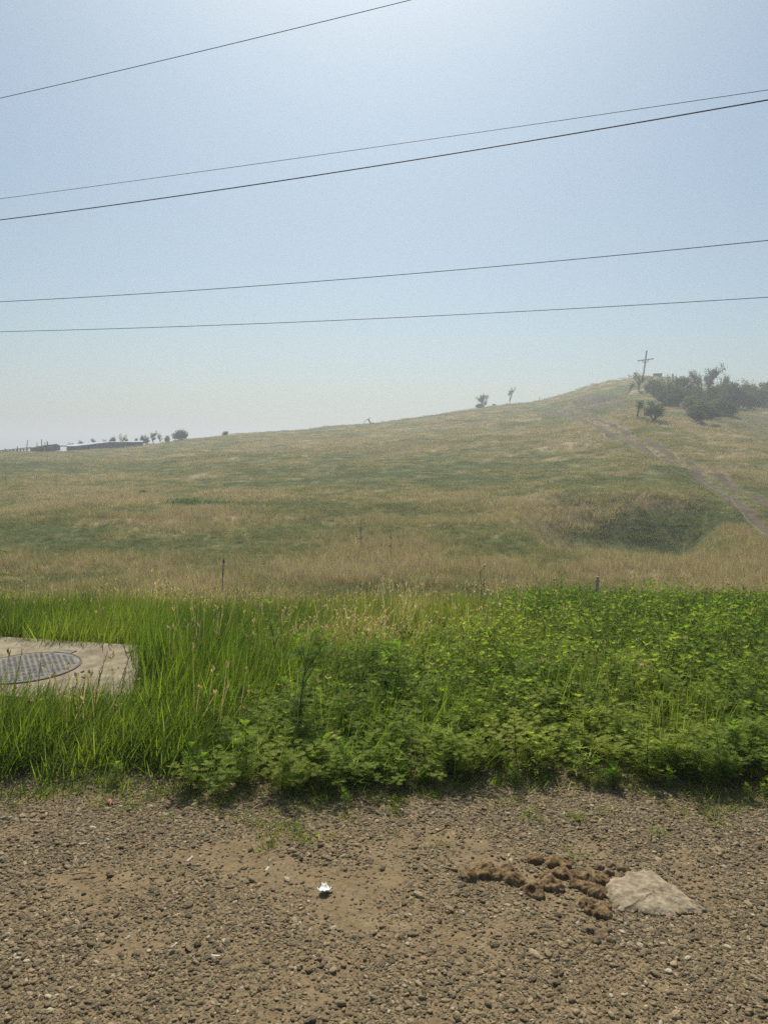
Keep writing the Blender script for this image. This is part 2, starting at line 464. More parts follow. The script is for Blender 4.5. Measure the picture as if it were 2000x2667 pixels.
# ------------------------------------------------------------------ scattering (one counted-by-nobody mass per object)
def scatter(name, templates, pts, rot, scl, idxs, tint, label):
    col = bpy.data.collections.new(name + '_kinds')
    for i, t in enumerate(templates):
        t.name = '%s_%02d' % (name, i); col.objects.link(t)
    me = bpy.data.meshes.new(name)
    n = len(pts)
    me.vertices.add(n); me.vertices.foreach_set('co', np.asarray(pts, dtype=np.float32).ravel())
    for nm, typ, arr, key in (('rot', 'FLOAT_VECTOR', rot, 'vector'), ('scl', 'FLOAT_VECTOR', scl, 'vector'), ('idx', 'INT', idxs, 'value'), ('tint', 'FLOAT', tint, 'value')):
        a_ = me.attributes.new(nm, typ, 'POINT')
        a_.data.foreach_set(key, np.asarray(arr, dtype=np.int32 if typ == 'INT' else np.float32).ravel())
    o = bpy.data.objects.new(name, me); COL.objects.link(o)
    g = bpy.data.node_groups.new(name, 'GeometryNodeTree')
    g.interface.new_socket('Geometry', in_out='INPUT', socket_type='NodeSocketGeometry')
    g.interface.new_socket('Geometry', in_out='OUTPUT', socket_type='NodeSocketGeometry')
    N, L = g.nodes, g.links
    gi, go = N.new('NodeGroupInput'), N.new('NodeGroupOutput')
    ci = N.new('GeometryNodeCollectionInfo'); ci.inputs['Collection'].default_value = col
    ci.inputs['Separate Children'].default_value = True; ci.inputs['Reset Children'].default_value = True
    iop = N.new('GeometryNodeInstanceOnPoints'); iop.inputs['Pick Instance'].default_value = True
    def na(nm, typ):
        x = N.new('GeometryNodeInputNamedAttribute'); x.data_type = typ; x.inputs['Name'].default_value = nm; return x.outputs['Attribute']
    e2r = N.new('FunctionNodeEulerToRotation')
    L.new(na('rot', 'FLOAT_VECTOR'), e2r.inputs[0]); L.new(e2r.outputs[0], iop.inputs['Rotation'])
    L.new(na('scl', 'FLOAT_VECTOR'), iop.inputs['Scale']); L.new(na('idx', 'INT'), iop.inputs['Instance Index'])
    L.new(gi.outputs[0], iop.inputs['Points']); L.new(ci.outputs[0], iop.inputs['Instance']); L.new(iop.outputs[0], go.inputs[0])
    md = o.modifiers.new('scatter', 'NODES'); md.node_group = g
    tag(o, label, None, None, 'stuff')
    return o

def blades(n, rad, hmin, hmax, w, lean=.35, bend=.5, seg=3, rng=RNG, wind=(0.12, 0), clump=1.0):
    """n curved grass blades round the origin"""
    th = rng.uniform(0, 2 * np.pi, n); rr_ = rad * rng.uniform(0, 1, n) ** (.5 * clump)
    bx, by = rr_ * np.cos(th), rr_ * np.sin(th)
    h = rng.uniform(hmin, hmax, n)
    la = rng.uniform(0, 2 * np.pi, n); ll = rng.uniform(.1, 1, n) * lean
    dx, dy = np.cos(la) * ll + wind[0], np.sin(la) * ll + wind[1]
    fa = rng.uniform(0, 2 * np.pi, n)
    fx, fy = np.cos(fa), np.sin(fa)
    ww = w * rng.uniform(.6, 1.3, n)
    V = np.zeros((n, 2 * seg + 1, 3))
    bb = bend * rng.uniform(.3, 1.5, n)
    for k in range(seg + 1):
        t = k / seg
        cx = bx + h * dx * (t + bb * t * t); cy = by + h * dy * (t + bb * t * t)
        cz = h * (t - .35 * bb * t * t * (np.hypot(dx, dy) * 2))
        wd = ww * (1 - t ** 2.2) * .5
        if k < seg:
            V[:, 2 * k] = np.stack([cx - fx * wd, cy - fy * wd, cz], -1)
            V[:, 2 * k + 1] = np.stack([cx + fx * wd, cy + fy * wd, cz], -1)
        else:
            V[:, 2 * k] = np.stack([cx, cy, cz], -1)
    fs = []
    for k in range(seg - 1): fs.append([2 * k, 2 * k + 1, 2 * k + 3, 2 * k + 2])
    fs.append([2 * seg - 2, 2 * seg - 1, 2 * seg, 2 * seg])
    quads, tris = [], []
    off = (np.arange(n) * (2 * seg + 1))[:, None]
    Q = np.concatenate([off + np.array(f)[None] for f in fs[:-1]]) if seg > 1 else np.zeros((0, 4), int)
    T = off + np.array([2 * seg - 2, 2 * seg - 1, 2 * seg])[None]
    return V.reshape(-1, 3), Q, T

def blade_obj(mat, seedheads=0, **kw):
    V, Q, T = blades(**kw)
    faces = [list(q) for q in Q] + [list(t) for t in T]
    return mesh_obj('clump', V, faces, mat, link=False)

def stalk_clump(n, rad, hmin, hmax, mat, rng=RNG):
    """thin dry stalks ending in feathery seed heads"""
    Vs, Fs = [], []
    for i in range(n):
        a = rng.uniform(0, 6.28); r0 = rad * math.sqrt(rng.uniform()); h = rng.uniform(hmin, hmax)
        b = np.array([r0 * math.cos(a), r0 * math.sin(a), 0]); la = rng.uniform(0, 6.28); ll = rng.uniform(.05, .4) * h
        tip = b + np.array([math.cos(la) * ll + .08 * h, math.sin(la) * ll, h])
        mid = (b + tip) / 2 + np.array([0, 0, .06 * h])
        s = np.array([.0022, 0, 0]); k = len(Vs)
        Vs += [b - s, b + s, mid + s, mid - s, tip + s * .5, tip - s * .5]
        Fs += [[k, k + 1, k + 2, k + 3], [k + 3, k + 2, k + 4, k + 5]]
        for j in range(5):      # little spikelets at the head
            t = 1 - j * .035; c0 = mid + (tip - mid) * (t * 1.0); d = np.array([rng.uniform(-.02, .02), rng.uniform(-.02, .02), .028]); e = np.array([rng.uniform(-.005, .005), rng.uniform(-.005, .005), 0]) + np.array([.0035, 0, 0])
            k = len(Vs); Vs += [c0, c0 + d * .5 + e, c0 + d, c0 + d * .5 - e]; Fs += [[k, k + 1, k + 2, k + 3]]
    return mesh_obj('stalks', np.array(Vs), Fs, mat, link=False)

# leaf outlines: a toothed, deeply cut leaf along +X, length 1
def cut_leaf(lobes=5, lw=.032, ll=.46, droop=.28):
    V, Fc = [], []
    def q(a, b, c, d):
        k = len(V); V.extend([a, b, c, d]); Fc.append([k, k + 1, k + 2, k + 3])
    zz = lambda x, y: -droop * x * x + .12 * abs(y)
    def pt(x, y): return (x, y, zz(x, y))
    q(pt(0, -.012), pt(.55, -.035), pt(1.0, 0), pt(.55, .035))
    for i in range(lobes):
        x0 = .22 + .6 * i / lobes
        L = ll * (1 - .75 * abs(i / lobes - .35))
        for s in (-1, 1):
            ax, ay = math.cos(.85), math.sin(.85) * s
            px, py = -ay, ax
            tip = (x0 + L * ax, L * ay); mid = (x0 + L * .5 * ax, L * .5 * ay)
            q(pt(x0 - .02, 0), pt(mid[0] + px * lw, mid[1] + py * lw), pt(*tip), pt(mid[0] - px * lw, mid[1] - py * lw))
    return np.array(V), np.array(Fc)
LEAF_A = cut_leaf(5)
LEAF_B = cut_leaf(4, .045, .42, .18)
def lance_leaf():
    V = [(0, -.01, 0), (.3, -.075, .02), (.7, -.06, -.06), (1, 0, -.22), (.7, .06, -.06), (.3, .075, .02), (0, .01, 0), (.5, 0, -.05)]
    return np.array(V, dtype=float), np.array([[0, 1, 7, 6], [1, 2, 3, 7], [7, 3, 4, 5], [6, 7, 5, 5]])

def weed_parts(h, rng, leaf=LEAF_A, leaf_len=.085, branches=7, dens=1.0, stem_r=.003):
    """one upright branching weed: returns stem (MB) and leaf arrays"""
    st = MB(); LV, LF = [], []; cnt = [0]
    def put(p, yaw, pitch, roll, s):
        M = Euler((roll, pitch, yaw)).to_matrix(); V = (np.array(M) @ (leaf[0] * s).T).T + np.array(p)
        LV.append(V); LF.append(leaf[1] + cnt[0]); cnt[0] += len(V)
    lx, ly = rng.uniform(-.12, .12, 2)
    def axis(t): return np.array([lx * h * t * t, ly * h * t * t, h * t])
    st.tube([axis(t) for t in (0, .33, .66, 1)], [stem_r, stem_r * .85, stem_r * .6, stem_r * .25], 5)
    yaw = rng.uniform(0, 6.28)
    n = int(h / .035 * dens)
    for i in range(n):
        t = .12 + .88 * i / n; yaw += 1.57 + rng.uniform(-.3, .3)
        s = leaf_len * (1.0 - .45 * t) * rng.uniform(.75, 1.2)
        for k in (0, math.pi):
            put(axis(t), yaw + k, rng.uniform(-.9, .25) - .45 * t, rng.uniform(-.6, .6), s)
    for k in range(7):
        put(axis(1.0), k * .9 + rng.uniform(-.2, .2), rng.uniform(-1.45, -.75), 0, leaf_len * rng.uniform(.5, .9))
    for b in range(branches):
        t0 = rng.uniform(.15, .8); a = rng.uniform(0, 6.28); L = h * rng.uniform(.25, .5) * (1.05 - t0 * .5)
        p0 = axis(t0); d = np.array([math.cos(a) * .62, math.sin(a) * .62, .78])
        p = lambda s_: p0 + d * L * s_ + np.array([0, 0, .12 * L * s_ * s_])
        st.tube([p(0), p(.5), p(1)], [stem_r * .55, stem_r * .4, stem_r * .2], 4)
        m = max(3, int(L / .035 * dens)); yw = rng.uniform(0, 6.28)
        for i in range(m):
            s_ = .2 + .8 * i / m; yw += 1.57
            for k in (0, math.pi):
                put(p(s_), yw + k, rng.uniform(-.7, .15), rng.uniform(-.4, .4), leaf_len * rng.uniform(.5, .85))
        for k in range(5): put(p(1), k * 1.25, rng.uniform(-1.4, -.6), 0, leaf_len * rng.uniform(.4, .8))
    return st, np.vstack(LV), np.vstack(LF)

def weed_template(h, seed, **kw):
    st, V, Fc = weed_parts(h, np.random.default_rng(seed), **kw)
    b = len(V)
    faces = [list(f) for f in Fc] + [[i + b for i in f] for f in st.Fc]
    o = mesh_obj('weed', np.vstack([V, np.array([tuple(v) for v in st.V])]), faces, None, link=False)
    o.data.materials.append(M_WEED); o.data.materials.append(M_STEM)
    mi = np.zeros(len(faces), dtype=np.int32); mi[len(Fc):] = 1
    o.data.polygons.foreach_set('material_index', mi)
    return o

def rand_rot(n, tilt=.12):
    return np.stack([RNG.normal(0, tilt, n), RNG.normal(0, tilt, n), RNG.uniform(0, 2 * np.pi, n)], -1)

# the slab's outline, needed to keep plants off it
SLAB = [(-1.87, 5.42), (-4.3, 5.93), (-4.0, 4.62), (-1.52, 4.10)]
def in_slab(x, y, m=0.0):
    ins = np.ones(np.shape(x), dtype=bool)
    for i in range(4):
        (x0, y0), (x1, y1) = SLAB[i], SLAB[(i + 1) % 4]
        nxn, nyn = -(y1 - y0), (x1 - x0); L = math.hypot(nxn, nyn)
        ins &= ((x - x0) * nxn + (y - y0) * nyn) / L > -m
    return ins

# ------------------------------------------------------------------ gravel
def pebble(seed):
    rng = np.random.default_rng(seed)
    bm = bmesh.new(); bmesh.ops.create_icosphere(bm, subdivisions=2, radius=.5)
    ax = rng.uniform(-1, 1, (6, 3)); ax /= np.linalg.norm(ax, axis=1)[:, None]; cut = rng.uniform(.30, .46, 6)
    for v in bm.verts:
        p = np.array(v.co)
        for a_, c_ in zip(ax, cut):
            d = p @ a_
            if d > c_: p = p - a_ * (d - c_) * .85
        v.co = p * np.array([1.25, .95, .62])
    me = bpy.data.meshes.new('pebble'); bm.to_mesh(me); bm.free()
    me.polygons.foreach_set('use_smooth', np.ones(len(me.polygons), dtype=bool))
    me.materials.append(M_PEB)
    return bpy.data.objects.new('pebble', me)

def pebble_mat():
    m, n, l = new_mat('pebble')
    at = n.new('ShaderNodeAttribute'); at.attribute_type = 'INSTANCER'; at.attribute_name = 'tint'
    r = n.new('ShaderNodeValToRGB')
    st = [(0, (.055, .043, .023)), (.3, (.140, .108, .056)), (.6, (.245, .187, .098)), (.85, (.35, .265, .145)), (.95, (.28, .17, .10)), (1, (.44, .38, .27))]
    while len(r.color_ramp.elements) < len(st): r.color_ramp.elements.new(.5)
    for e, (p, c) in zip(r.color_ramp.elements, st): e.position = p; e.color = (*c, 1)
    l.new(at.outputs['Fac'], r.inputs[0])
    tc = n.new('ShaderNodeTexCoord'); t = n.new('ShaderNodeTexNoise'); t.inputs['Scale'].default_value = 5; t.inputs['Detail'].default_value = 5
    l.new(tc.outputs['Object'], t.inputs['Vector'])
    # dust lies on the stones
    g = n.new('ShaderNodeValToRGB'); g.color_ramp.elements[0].position = .42; g.color_ramp.elements[1].position = .62
    l.new(t.outputs[0], g.inputs[0])
    sc_ = n.new('ShaderNodeMath'); sc_.operation = 'MULTIPLY'; sc_.inputs[1].default_value = .55; l.new(g.outputs[0], sc_.inputs[0])
    mx = n.new('ShaderNodeMix'); mx.data_type = 'RGBA'; l.new(sc_.outputs[0], mx.inputs[0]); l.new(r.outputs[0], mx.inputs[6]); mx.inputs[7].default_value = (.225, .165, .088, 1)
    b = n.new('ShaderNodeBsdfPrincipled'); b.inputs['Roughness'].default_value = .72; b.inputs['Specular IOR Level'].default_value = .3
    l.new(mx.outputs[2], b.inputs['Base Color'])
    bp = n.new('ShaderNodeBump'); bp.inputs['Strength'].default_value = .4; bp.inputs['Distance'].default_value = .05
    l.new(t.outputs[0], bp.inputs['Height']); l.new(bp.outputs[0], b.inputs['Normal'])
    o = n.new('ShaderNodeOutputMaterial'); l.new(b.outputs[0], o.inputs[0])
    return m
M_PEB = pebble_mat()

STONE_UV = [(1578, 2290), (1590, 2277), (1640, 2265), (1690, 2262), (1725, 2277), (1770, 2306), (1825, 2336), (1838, 2346), (1822, 2354), (1760, 2362), (1690, 2362), (1620, 2352), (1588, 2325)]
STONE_XY = [P(u, v, 0.03) for u, v in STONE_UV]
def in_poly(x, y, poly):
    ins = np.zeros(np.shape(x), dtype=bool)
    n = len(poly)
    for i in range(n):
        x0, y0, x1, y1 = poly[i].x, poly[i].y, poly[(i + 1) % n].x, poly[(i + 1) % n].y
        c_ = ((y0 > y) != (y1 > y)) & (x < (x1 - x0) * (y - y0) / (y1 - y0 + 1e-12) + x0)
        ins ^= c_
    return ins

def gravel():
    n = 1500000
    x = RNG.uniform(-3.6, 3.6, n); y = RNG.uniform(1.0, 3.9, n); q_ = np.abs(x) < y * .6 + .9; x = x[q_]; y = y[q_]; n = len(x)
    z = height(x, y)
    size = np.exp(RNG.normal(math.log(.0056), .52, n)); size = np.clip(size, .003, .042)
    # pebbly bands and sandy worn patches
    cover = fbm(x * 1.1, y * 1.5, 81, 3)
    u, v = to_px(x, y, z)
    dens = .76 + 1.9 * (cover - .5)
    for (cu, cv, ru, rv, k) in [(300, 2130, 520, 80, .7), (1700, 2130, 420, 60, .35), (1700, 2450, 320, 160, .35), (1150, 2560, 800, 120, .25), (250, 2520, 330, 160, .30),
                                (980, 2350, 330, 110, -.35), (650, 2300, 350, 60, -.1), (1300, 2420, 260, 60, -.3), (1900, 2260, 140, 60, -.2), (1120, 2080, 500, 60, .3)]:
        dens = dens + k * np.exp(-((u - cu) / ru) ** 2 - ((v - cv) / rv) ** 2)
    big = size > .011
    fine = 1.9 * (fbm(x * 6, y * 6, 83, 2) - .5)
    keep = RNG.uniform(0, 1, n) < np.clip((dens + fine) * np.where(big, .55, .42), .05 , .95)
    keep &= ~(big & (RNG.uniform(0, 1, n) < smooth(.010, .032, size) * .80))
    keep &= (y < edge_y(x) + .35)
    ip = in_poly(x, y, STONE_XY); front = smooth(2318, 2352, v); keep &= ~(ip & (RNG.uniform(0, 1, n) > front * .9)); z = z + .004 * ip
    x, y, z, size, dens = x[keep], y[keep], z[keep], size[keep], dens[keep]
    n = len(x)
    rot = np.stack([RNG.normal(0, .28, n), RNG.normal(0, .28, n), RNG.uniform(0, 6.28, n)], -1)
    sc = np.stack([size * RNG.uniform(.8, 1.4, n), size * RNG.uniform(.8, 1.2, n), size * RNG.uniform(.7, 1.15, n)], -1) * 1.15
    z = z + size * RNG.uniform(-.22, .20, n)
    tint = np.clip(RNG.beta(1.2, 1.7, n) * .95, 0, .93)
    w = RNG.uniform(0, 1, n); tint[w > .975] = 1.0; tint[(w > .945) & (w < .975)] = .95
    scatter('gravel', [pebble(i) for i in range(10)], np.stack([x, y, z], -1), rot, sc, RNG.integers(0, 10, n), tint,
            'loose grey and tan pebbles strewn over the sandy verge')
    print('gravel', n)
gravel()

# ------------------------------------------------------------------ verge grass and weeds
def weedness(x, y):
    """1 where the branching weeds stand, 0 where grass does"""
    wob = .9 * (fbm(x * 1.1, y * 1.1, 91, 3) - .5)
    left = smooth(-1.15, -.35, x + wob * .6 - (y - 3.3) * .05)
    back = 1 - smooth(4.7, 5.5, y + wob) * (1 - smooth(.6, 1.6, x - (y - 5) * .12 + wob))
    return np.clip(left * back, 0, 1)

def verge():
    # grass tufts
    T = [blade_obj(M_GRASS, n=46, rad=.10, hmin=.16, hmax=.40, w=.0062, lean=.42, bend=.7, seg=4, wind=(.16, -.03)) for _ in range(4)]
    T += [blade_obj(M_GRASS, n=40, rad=.12, hmin=.06, hmax=.16, w=.005, lean=.7, bend=.9, seg=3, wind=(.05, 0)) for _ in range(2)]
    T += [stalk_clump(10, .12, .25, .5, M_SEED) for _ in range(2)]
    n = 26000
    x = RNG.uniform(-9, 12, n); y = RNG.uniform(3.0, 13.5, n) 
    keep = (np.abs(x) < y * .72 + 1.2) & (y > edge_y(x) + RNG.uniform(-.06, .12, n))
    keep &= ~in_slab(x, y, -.02) | ((x > -1.95) & ~in_slab(x, y, -.06))
    wd = weedness(x, y)
    keep &= RNG.uniform(0, 1, n) > wd * .74
    x, y, wd = x[keep], y[keep], wd[keep]; n = len(x)
    z = height(x, y) - .01
    # low near the gravel, deeper behind; lower where it would hide the slab
    d = y - edge_y(x)
    hs = .50 + .55 * smooth(.02, .5, d)
    front = (x < -1.35) & (x > -4.6) & (y < 4.75)
    yf = 4.10 + (-1.52 - x) * .21
    hs = np.where(front, hs * np.clip(.46 + .8 * (yf - y), .36, 1.0), hs)
    hs *= .72 + .6 * fbm(x * .9, y * .9, 95, 3)
    hs = np.where((x > -2.0) & (x < -1.1) & (y > 3.9) & (y < 5.4), hs * 1.2, hs)
    beyond = smooth(6.0, 8.0, y)
    hs = hs * (1 - .12 * beyond) * (1 + beyond * 1.7 * (fbm(x * .7, y * .8, 99, 3) - .52))
    straw = np.exp(-((x + .35) / .8) ** 2 - ((y - 6.0) / .9) ** 2)
    tint = np.clip(.30 + .75 * (fbm(x * .8, y * .8, 97, 3) - .5) * 1.4 + .5 * straw + RNG.uniform(-.15, .62, n) * beyond, 0, 1)
    hs *= 1 - .35 * straw
    short = (RNG.uniform(0, 1, n) < .22) | (d < .12)
    idx_ = np.where(short, RNG.integers(4, 6, n), RNG.integers(0, 4, n))
    idx_ = np.where((RNG.uniform(0, 1, n) < .02 + .12 * straw + .02 * beyond) & (d > .3), RNG.integers(6, 8, n), idx_)
    s = RNG.uniform(.85, 1.2, n)
    scatter('grass', T, np.stack([x, y, z], -1), rand_rot(n, .12) * np.array([1, 1, .18]), np.stack([s, s, s * hs], -1), idx_, tint,
            'long bright green grass round the concrete slab and along the verge')
    # weeds
    W = [weed_template(h_, 101 + i, leaf_len=l_, branches=b_, dens=1.15) for i, (h_, l_, b_) in enumerate([(.55, .056, 7), (.50, .066, 6), (.46, .048, 8), (.60, .060, 6)])]
    W += [weed_template(.36, 111 + i, leaf_len=.075, branches=5, leaf=LEAF_B, dens=.8) for i in range(2)] + [weed_template(.42, 115, leaf_len=.07, branches=5, leaf=lance_leaf(), dens=.8)]
    W += [stalk_clump(14, .12, .35, .60, M_SPIKE) for _ in range(2)] + [stalk_clump(12, .15, .25, .55, M_SEED)]
    n = 15000
    x = RNG.uniform(-3, 11, n); y = RNG.uniform(3.1, 13, n)
    keep = (np.abs(x) < y * .72 + 1.2) & (y > edge_y(x) + RNG.uniform(-.02, .14, n)) & ~in_slab(x, y, .1)
    keep &= RNG.uniform(0, 1, n) < weedness(x, y)
    x, y = x[keep], y[keep]; n = len(x)
    z = height(x, y) - .01
    d = y - edge_y(x)
    hs = .95 * (.44 + .30 * smooth(.0, 1.7, d)) * (.62 + .80 * fbm(x * 1.5, y * 1.5, 121, 3)) * RNG.uniform(.85, 1.18, n) * (1 - .30 * smooth(3.9, 4.9, y) * smooth(1.3, .3, x)) * (1 - .20 * smooth(5.5, 7.5, y) + .75 * smooth(6.2, 7.2, y) * smooth(.6, 1.4, x) * (fbm(x * .55, y * .9, 127, 3) - .42)) * (.78 + .22 * smooth(-1.0, -.2, x))
    u, v = to_px(x, y, z)
    hs = np.where((v > 1640) & (u < 1300), hs * .98, hs)
    tint = np.clip(.48 + 1.4 * (fbm(x * 1.2, y * 1.2, 123, 3) - .5) + RNG.normal(0, .15, n), 0, 1)
    hump = smooth(5.7, 6.5, y) * smooth(.9, 1.5, x) * (1 - .6 * smooth(3.0, 4.2, x))
    hs = hs * (1 + .17 * hump)
    tint = tint * (1 - .75 * smooth(5.7, 6.8, y) * smooth(.6, 1.2, x))
    s = RNG.uniform(.85, 1.15, n)
    idx_ = np.where((d < .07) | (RNG.uniform(0, 1, n) < .22), RNG.integers(4, 7, n), RNG.integers(0, 4, n))
    idx_ = np.where((RNG.uniform(0, 1, n) < .12) & (d > .4), RNG.integers(7, 10, n), idx_)
    scatter('weeds', W, np.stack([x, y, z], -1), rand_rot(n, .10), np.stack([s, s, s * hs], -1), idx_, tint,
            'dense knee-high green weeds with cut leaves between gravel and field')
    print('weeds', n)
    # low creeping herbs breaking into the gravel
    H = [blade_obj(M_GRASS, n=26, rad=.05, hmin=.02, hmax=.06, w=.0035, lean=1.1, bend=.8, seg=2) for _ in range(2)]
    H += [weed_template(.10, 131 + i, leaf_len=.045, branches=4, leaf=LEAF_B, stem_r=.0015) for i in range(3)]
    xs, ys = [], []
    n = 5200
    x = RNG.uniform(-5, 6, n); y = RNG.uniform(2.4, 3.6, n)
    e = edge_y(x)
    u, v = to_px(x, y, np.zeros(n))
    pr = np.exp(-np.abs(y - e) / .07) * .8
    for (cu, cv, ru, rv, k) in [(735, 2175, 70, 35, .75), (1120, 2190, 60, 14, .35), (885, 2245, 28, 18, .4), (1100, 2250, 50, 20, .2), (1480, 2130, 110, 22, .5), (1520, 2235, 26, 10, .7),
                                (1900, 2090, 140, 35, .45), (620, 2080, 50, 40, .6), (1300, 2080, 140, 20, .4), (1680, 2170, 30, 8, .4), (560, 2300, 20, 8, .3)]:
        pr = pr + k * np.exp(-((u - cu) / ru) ** 2 - ((v - cv) / rv) ** 2)
    keep = RNG.uniform(0, 1, n) < pr
    x, y = x[keep], y[keep]; n = len(x); z = height(x, y)
    s = RNG.uniform(.5, 1.2, n)
    scatter('undergrowth', H, np.stack([x, y, z], -1), rand_rot(n, .2), np.stack([s, s, s], -1), np.where((RNG.uniform(0, 1, n) < .06) & (y > edge_y(x) - .10), RNG.integers(2, 5, n), RNG.integers(0, 2, n)), np.clip(RNG.normal(.45, .22, n), 0, 1),
            'low creeping green herbs at the edge of the gravel')
verge()

# ------------------------------------------------------------------ field grass
def field():
    T = [blade_obj(M_FIELD, n=34, rad=.17, hmin=.14, hmax=.42, w=.0075, lean=.5, bend=.5, seg=3) for _ in range(3)]
    T += [blade_obj(M_FIELD, n=110, rad=.5, hmin=.10, hmax=.40, w=.016, lean=.5, bend=.5, seg=2) for _ in range(3)]
    T += [blade_obj(M_FIELD, n=170, rad=1.25, hmin=.10, hmax=.42, w=.036, lean=.5, bend=.4, seg=2) for _ in range(3)]
    T += [stalk_clump(16, .2, .3, .6, M_SEED) for _ in range(2)]
    X, Y, I, S = [], [], [], []
    def band(r0, r1, n, ids, smin, smax):
        a_ = RNG.uniform(R(-36), R(36), n); r_ = np.sqrt(RNG.uniform(r0 ** 1.0, r1 ** 1.0, n) ** 2)
        X.append(r_ * np.sin(a_)); Y.append(r_ * np.cos(a_)); I.append(RNG.choice(ids, n)); S.append(RNG.uniform(smin, smax, n))
    band(13, 42, 30000, [0, 1, 2], .8, 1.3)
    band(13, 48, 3600, [9, 10], .7, 1.1)
    band(38, 95, 17000, [3, 4, 5], .8, 1.3)
    band(88, 205, 13000, [6, 7, 8], .8, 1.3)
    # the grown-over strip between and beside the ruts
    k = RNG.integers(0, len(TR) - 1, 9000); X.append(TR[k, 0] + RNG.uniform(-3.2, 3.2, 9000)); Y.append(TR[k, 1] + RNG.uniform(-3.2, 3.2, 9000)); I.append(RNG.choice([0, 1, 2], 9000)); S.append(RNG.uniform(.7, 1.1, 9000))
    x, y, ids, s = map(np.concatenate, (X, Y, I, S))
    z = height(x, y)
    dr = dryness(x, y, z)
    td_ = track_dist(x, y)
    r_ = np.hypot(x, y)
    keep = (np.abs(td_ - .85) > np.where(ids < 3, .40, np.where(ids < 6, .80, 1.5))) & (y > 12.5)
    u, v = to_px(x, y, z)
    keep &= ~((((u - 1545) / 48) ** 2 + ((v - 1048) / 17) ** 2 < 1) & (RNG.uniform(0, 1, len(x)) < .85) & (r_ > 60))
    stalk = ids >= 9
    keep &= ~(stalk & ((RNG.uniform(0, 1, len(x)) > dr) | (y < 18)))
    x, y, z, dr, ids, s, r_ = x[keep], y[keep], z[keep], dr[keep], ids[keep], s[keep], r_[keep]
    n = len(x)
    hz = (.28 + .60 * dr ** 1.3) * (1 - .25 * smooth(70, 130, r_)) * (.45 + 1.1 * fbm(x / 1.6, y / 1.1, 141, 3)) * RNG.uniform(.7, 1.35, n) * (1 + .25 * (r_ < 40))
    hz = np.where(ids >= 9, .62, hz)
    tint = np.clip(dr * .95 + RNG.normal(0, .12, n), 0, 1)
    scatter('field_grass', T, np.stack([x, y, z - .02], -1), rand_rot(n, .06), np.stack([s, s, s * hz], -1), ids, tint,
            'dry tan and green pasture grass covering the hillside')
field()

# ------------------------------------------------------------------ dirt track (the worn strip itself)
def ribbon(name, off, w, lift, mat, label):
    V, Fc = [], []
    n = len(TRACK)
    for i, p in enumerate(TRACK):
        d = (TRACK[min(i + 1, n - 1)] - TRACK[max(i - 1, 0)]); d.z = 0; d.normalize()
        s = Vector((d.y, -d.x, 0))
        for k in range(7):
            t = (k / 6 - .5) * 2
            ww = w * (1 + .35 * (float(noise(i * .35, k * 0 + 5.0 + (k > 3) * 9, 201)) - .5))
            q = p + s * (off + t * ww)
            V.append((q.x, q.y, float(height(q.x, q.y)) - .07 * math.exp(-((abs(off + t * ww) - .85) / .32) ** 2) + lift * (1 - t ** 4)))
    for i in range(n - 1):
        for k in range(6): Fc.append([i * 7 + k, i * 7 + k + 1, (i + 1) * 7 + k + 1, (i + 1) * 7 + k])
    return V, Fc
M_TRACK = simple_mat('track earth', (.078, .062, .040), .95, 2.2, (.135, .107, .070), bump=.5, spec=.1, detail=9)
Va, Fa = ribbon('t', -.85, .38, .03, None, '')
Vb, Fb = ribbon('t', .85, .34, .03, None, '')
tr = mesh_obj('dirt_track', Va + Vb, Fa + [[i + len(Va) for i in f] for f in Fb], M_TRACK, None, True)
tag(tr, 'twin-rut dirt track climbing the right side of the hill', None, None, 'structure')

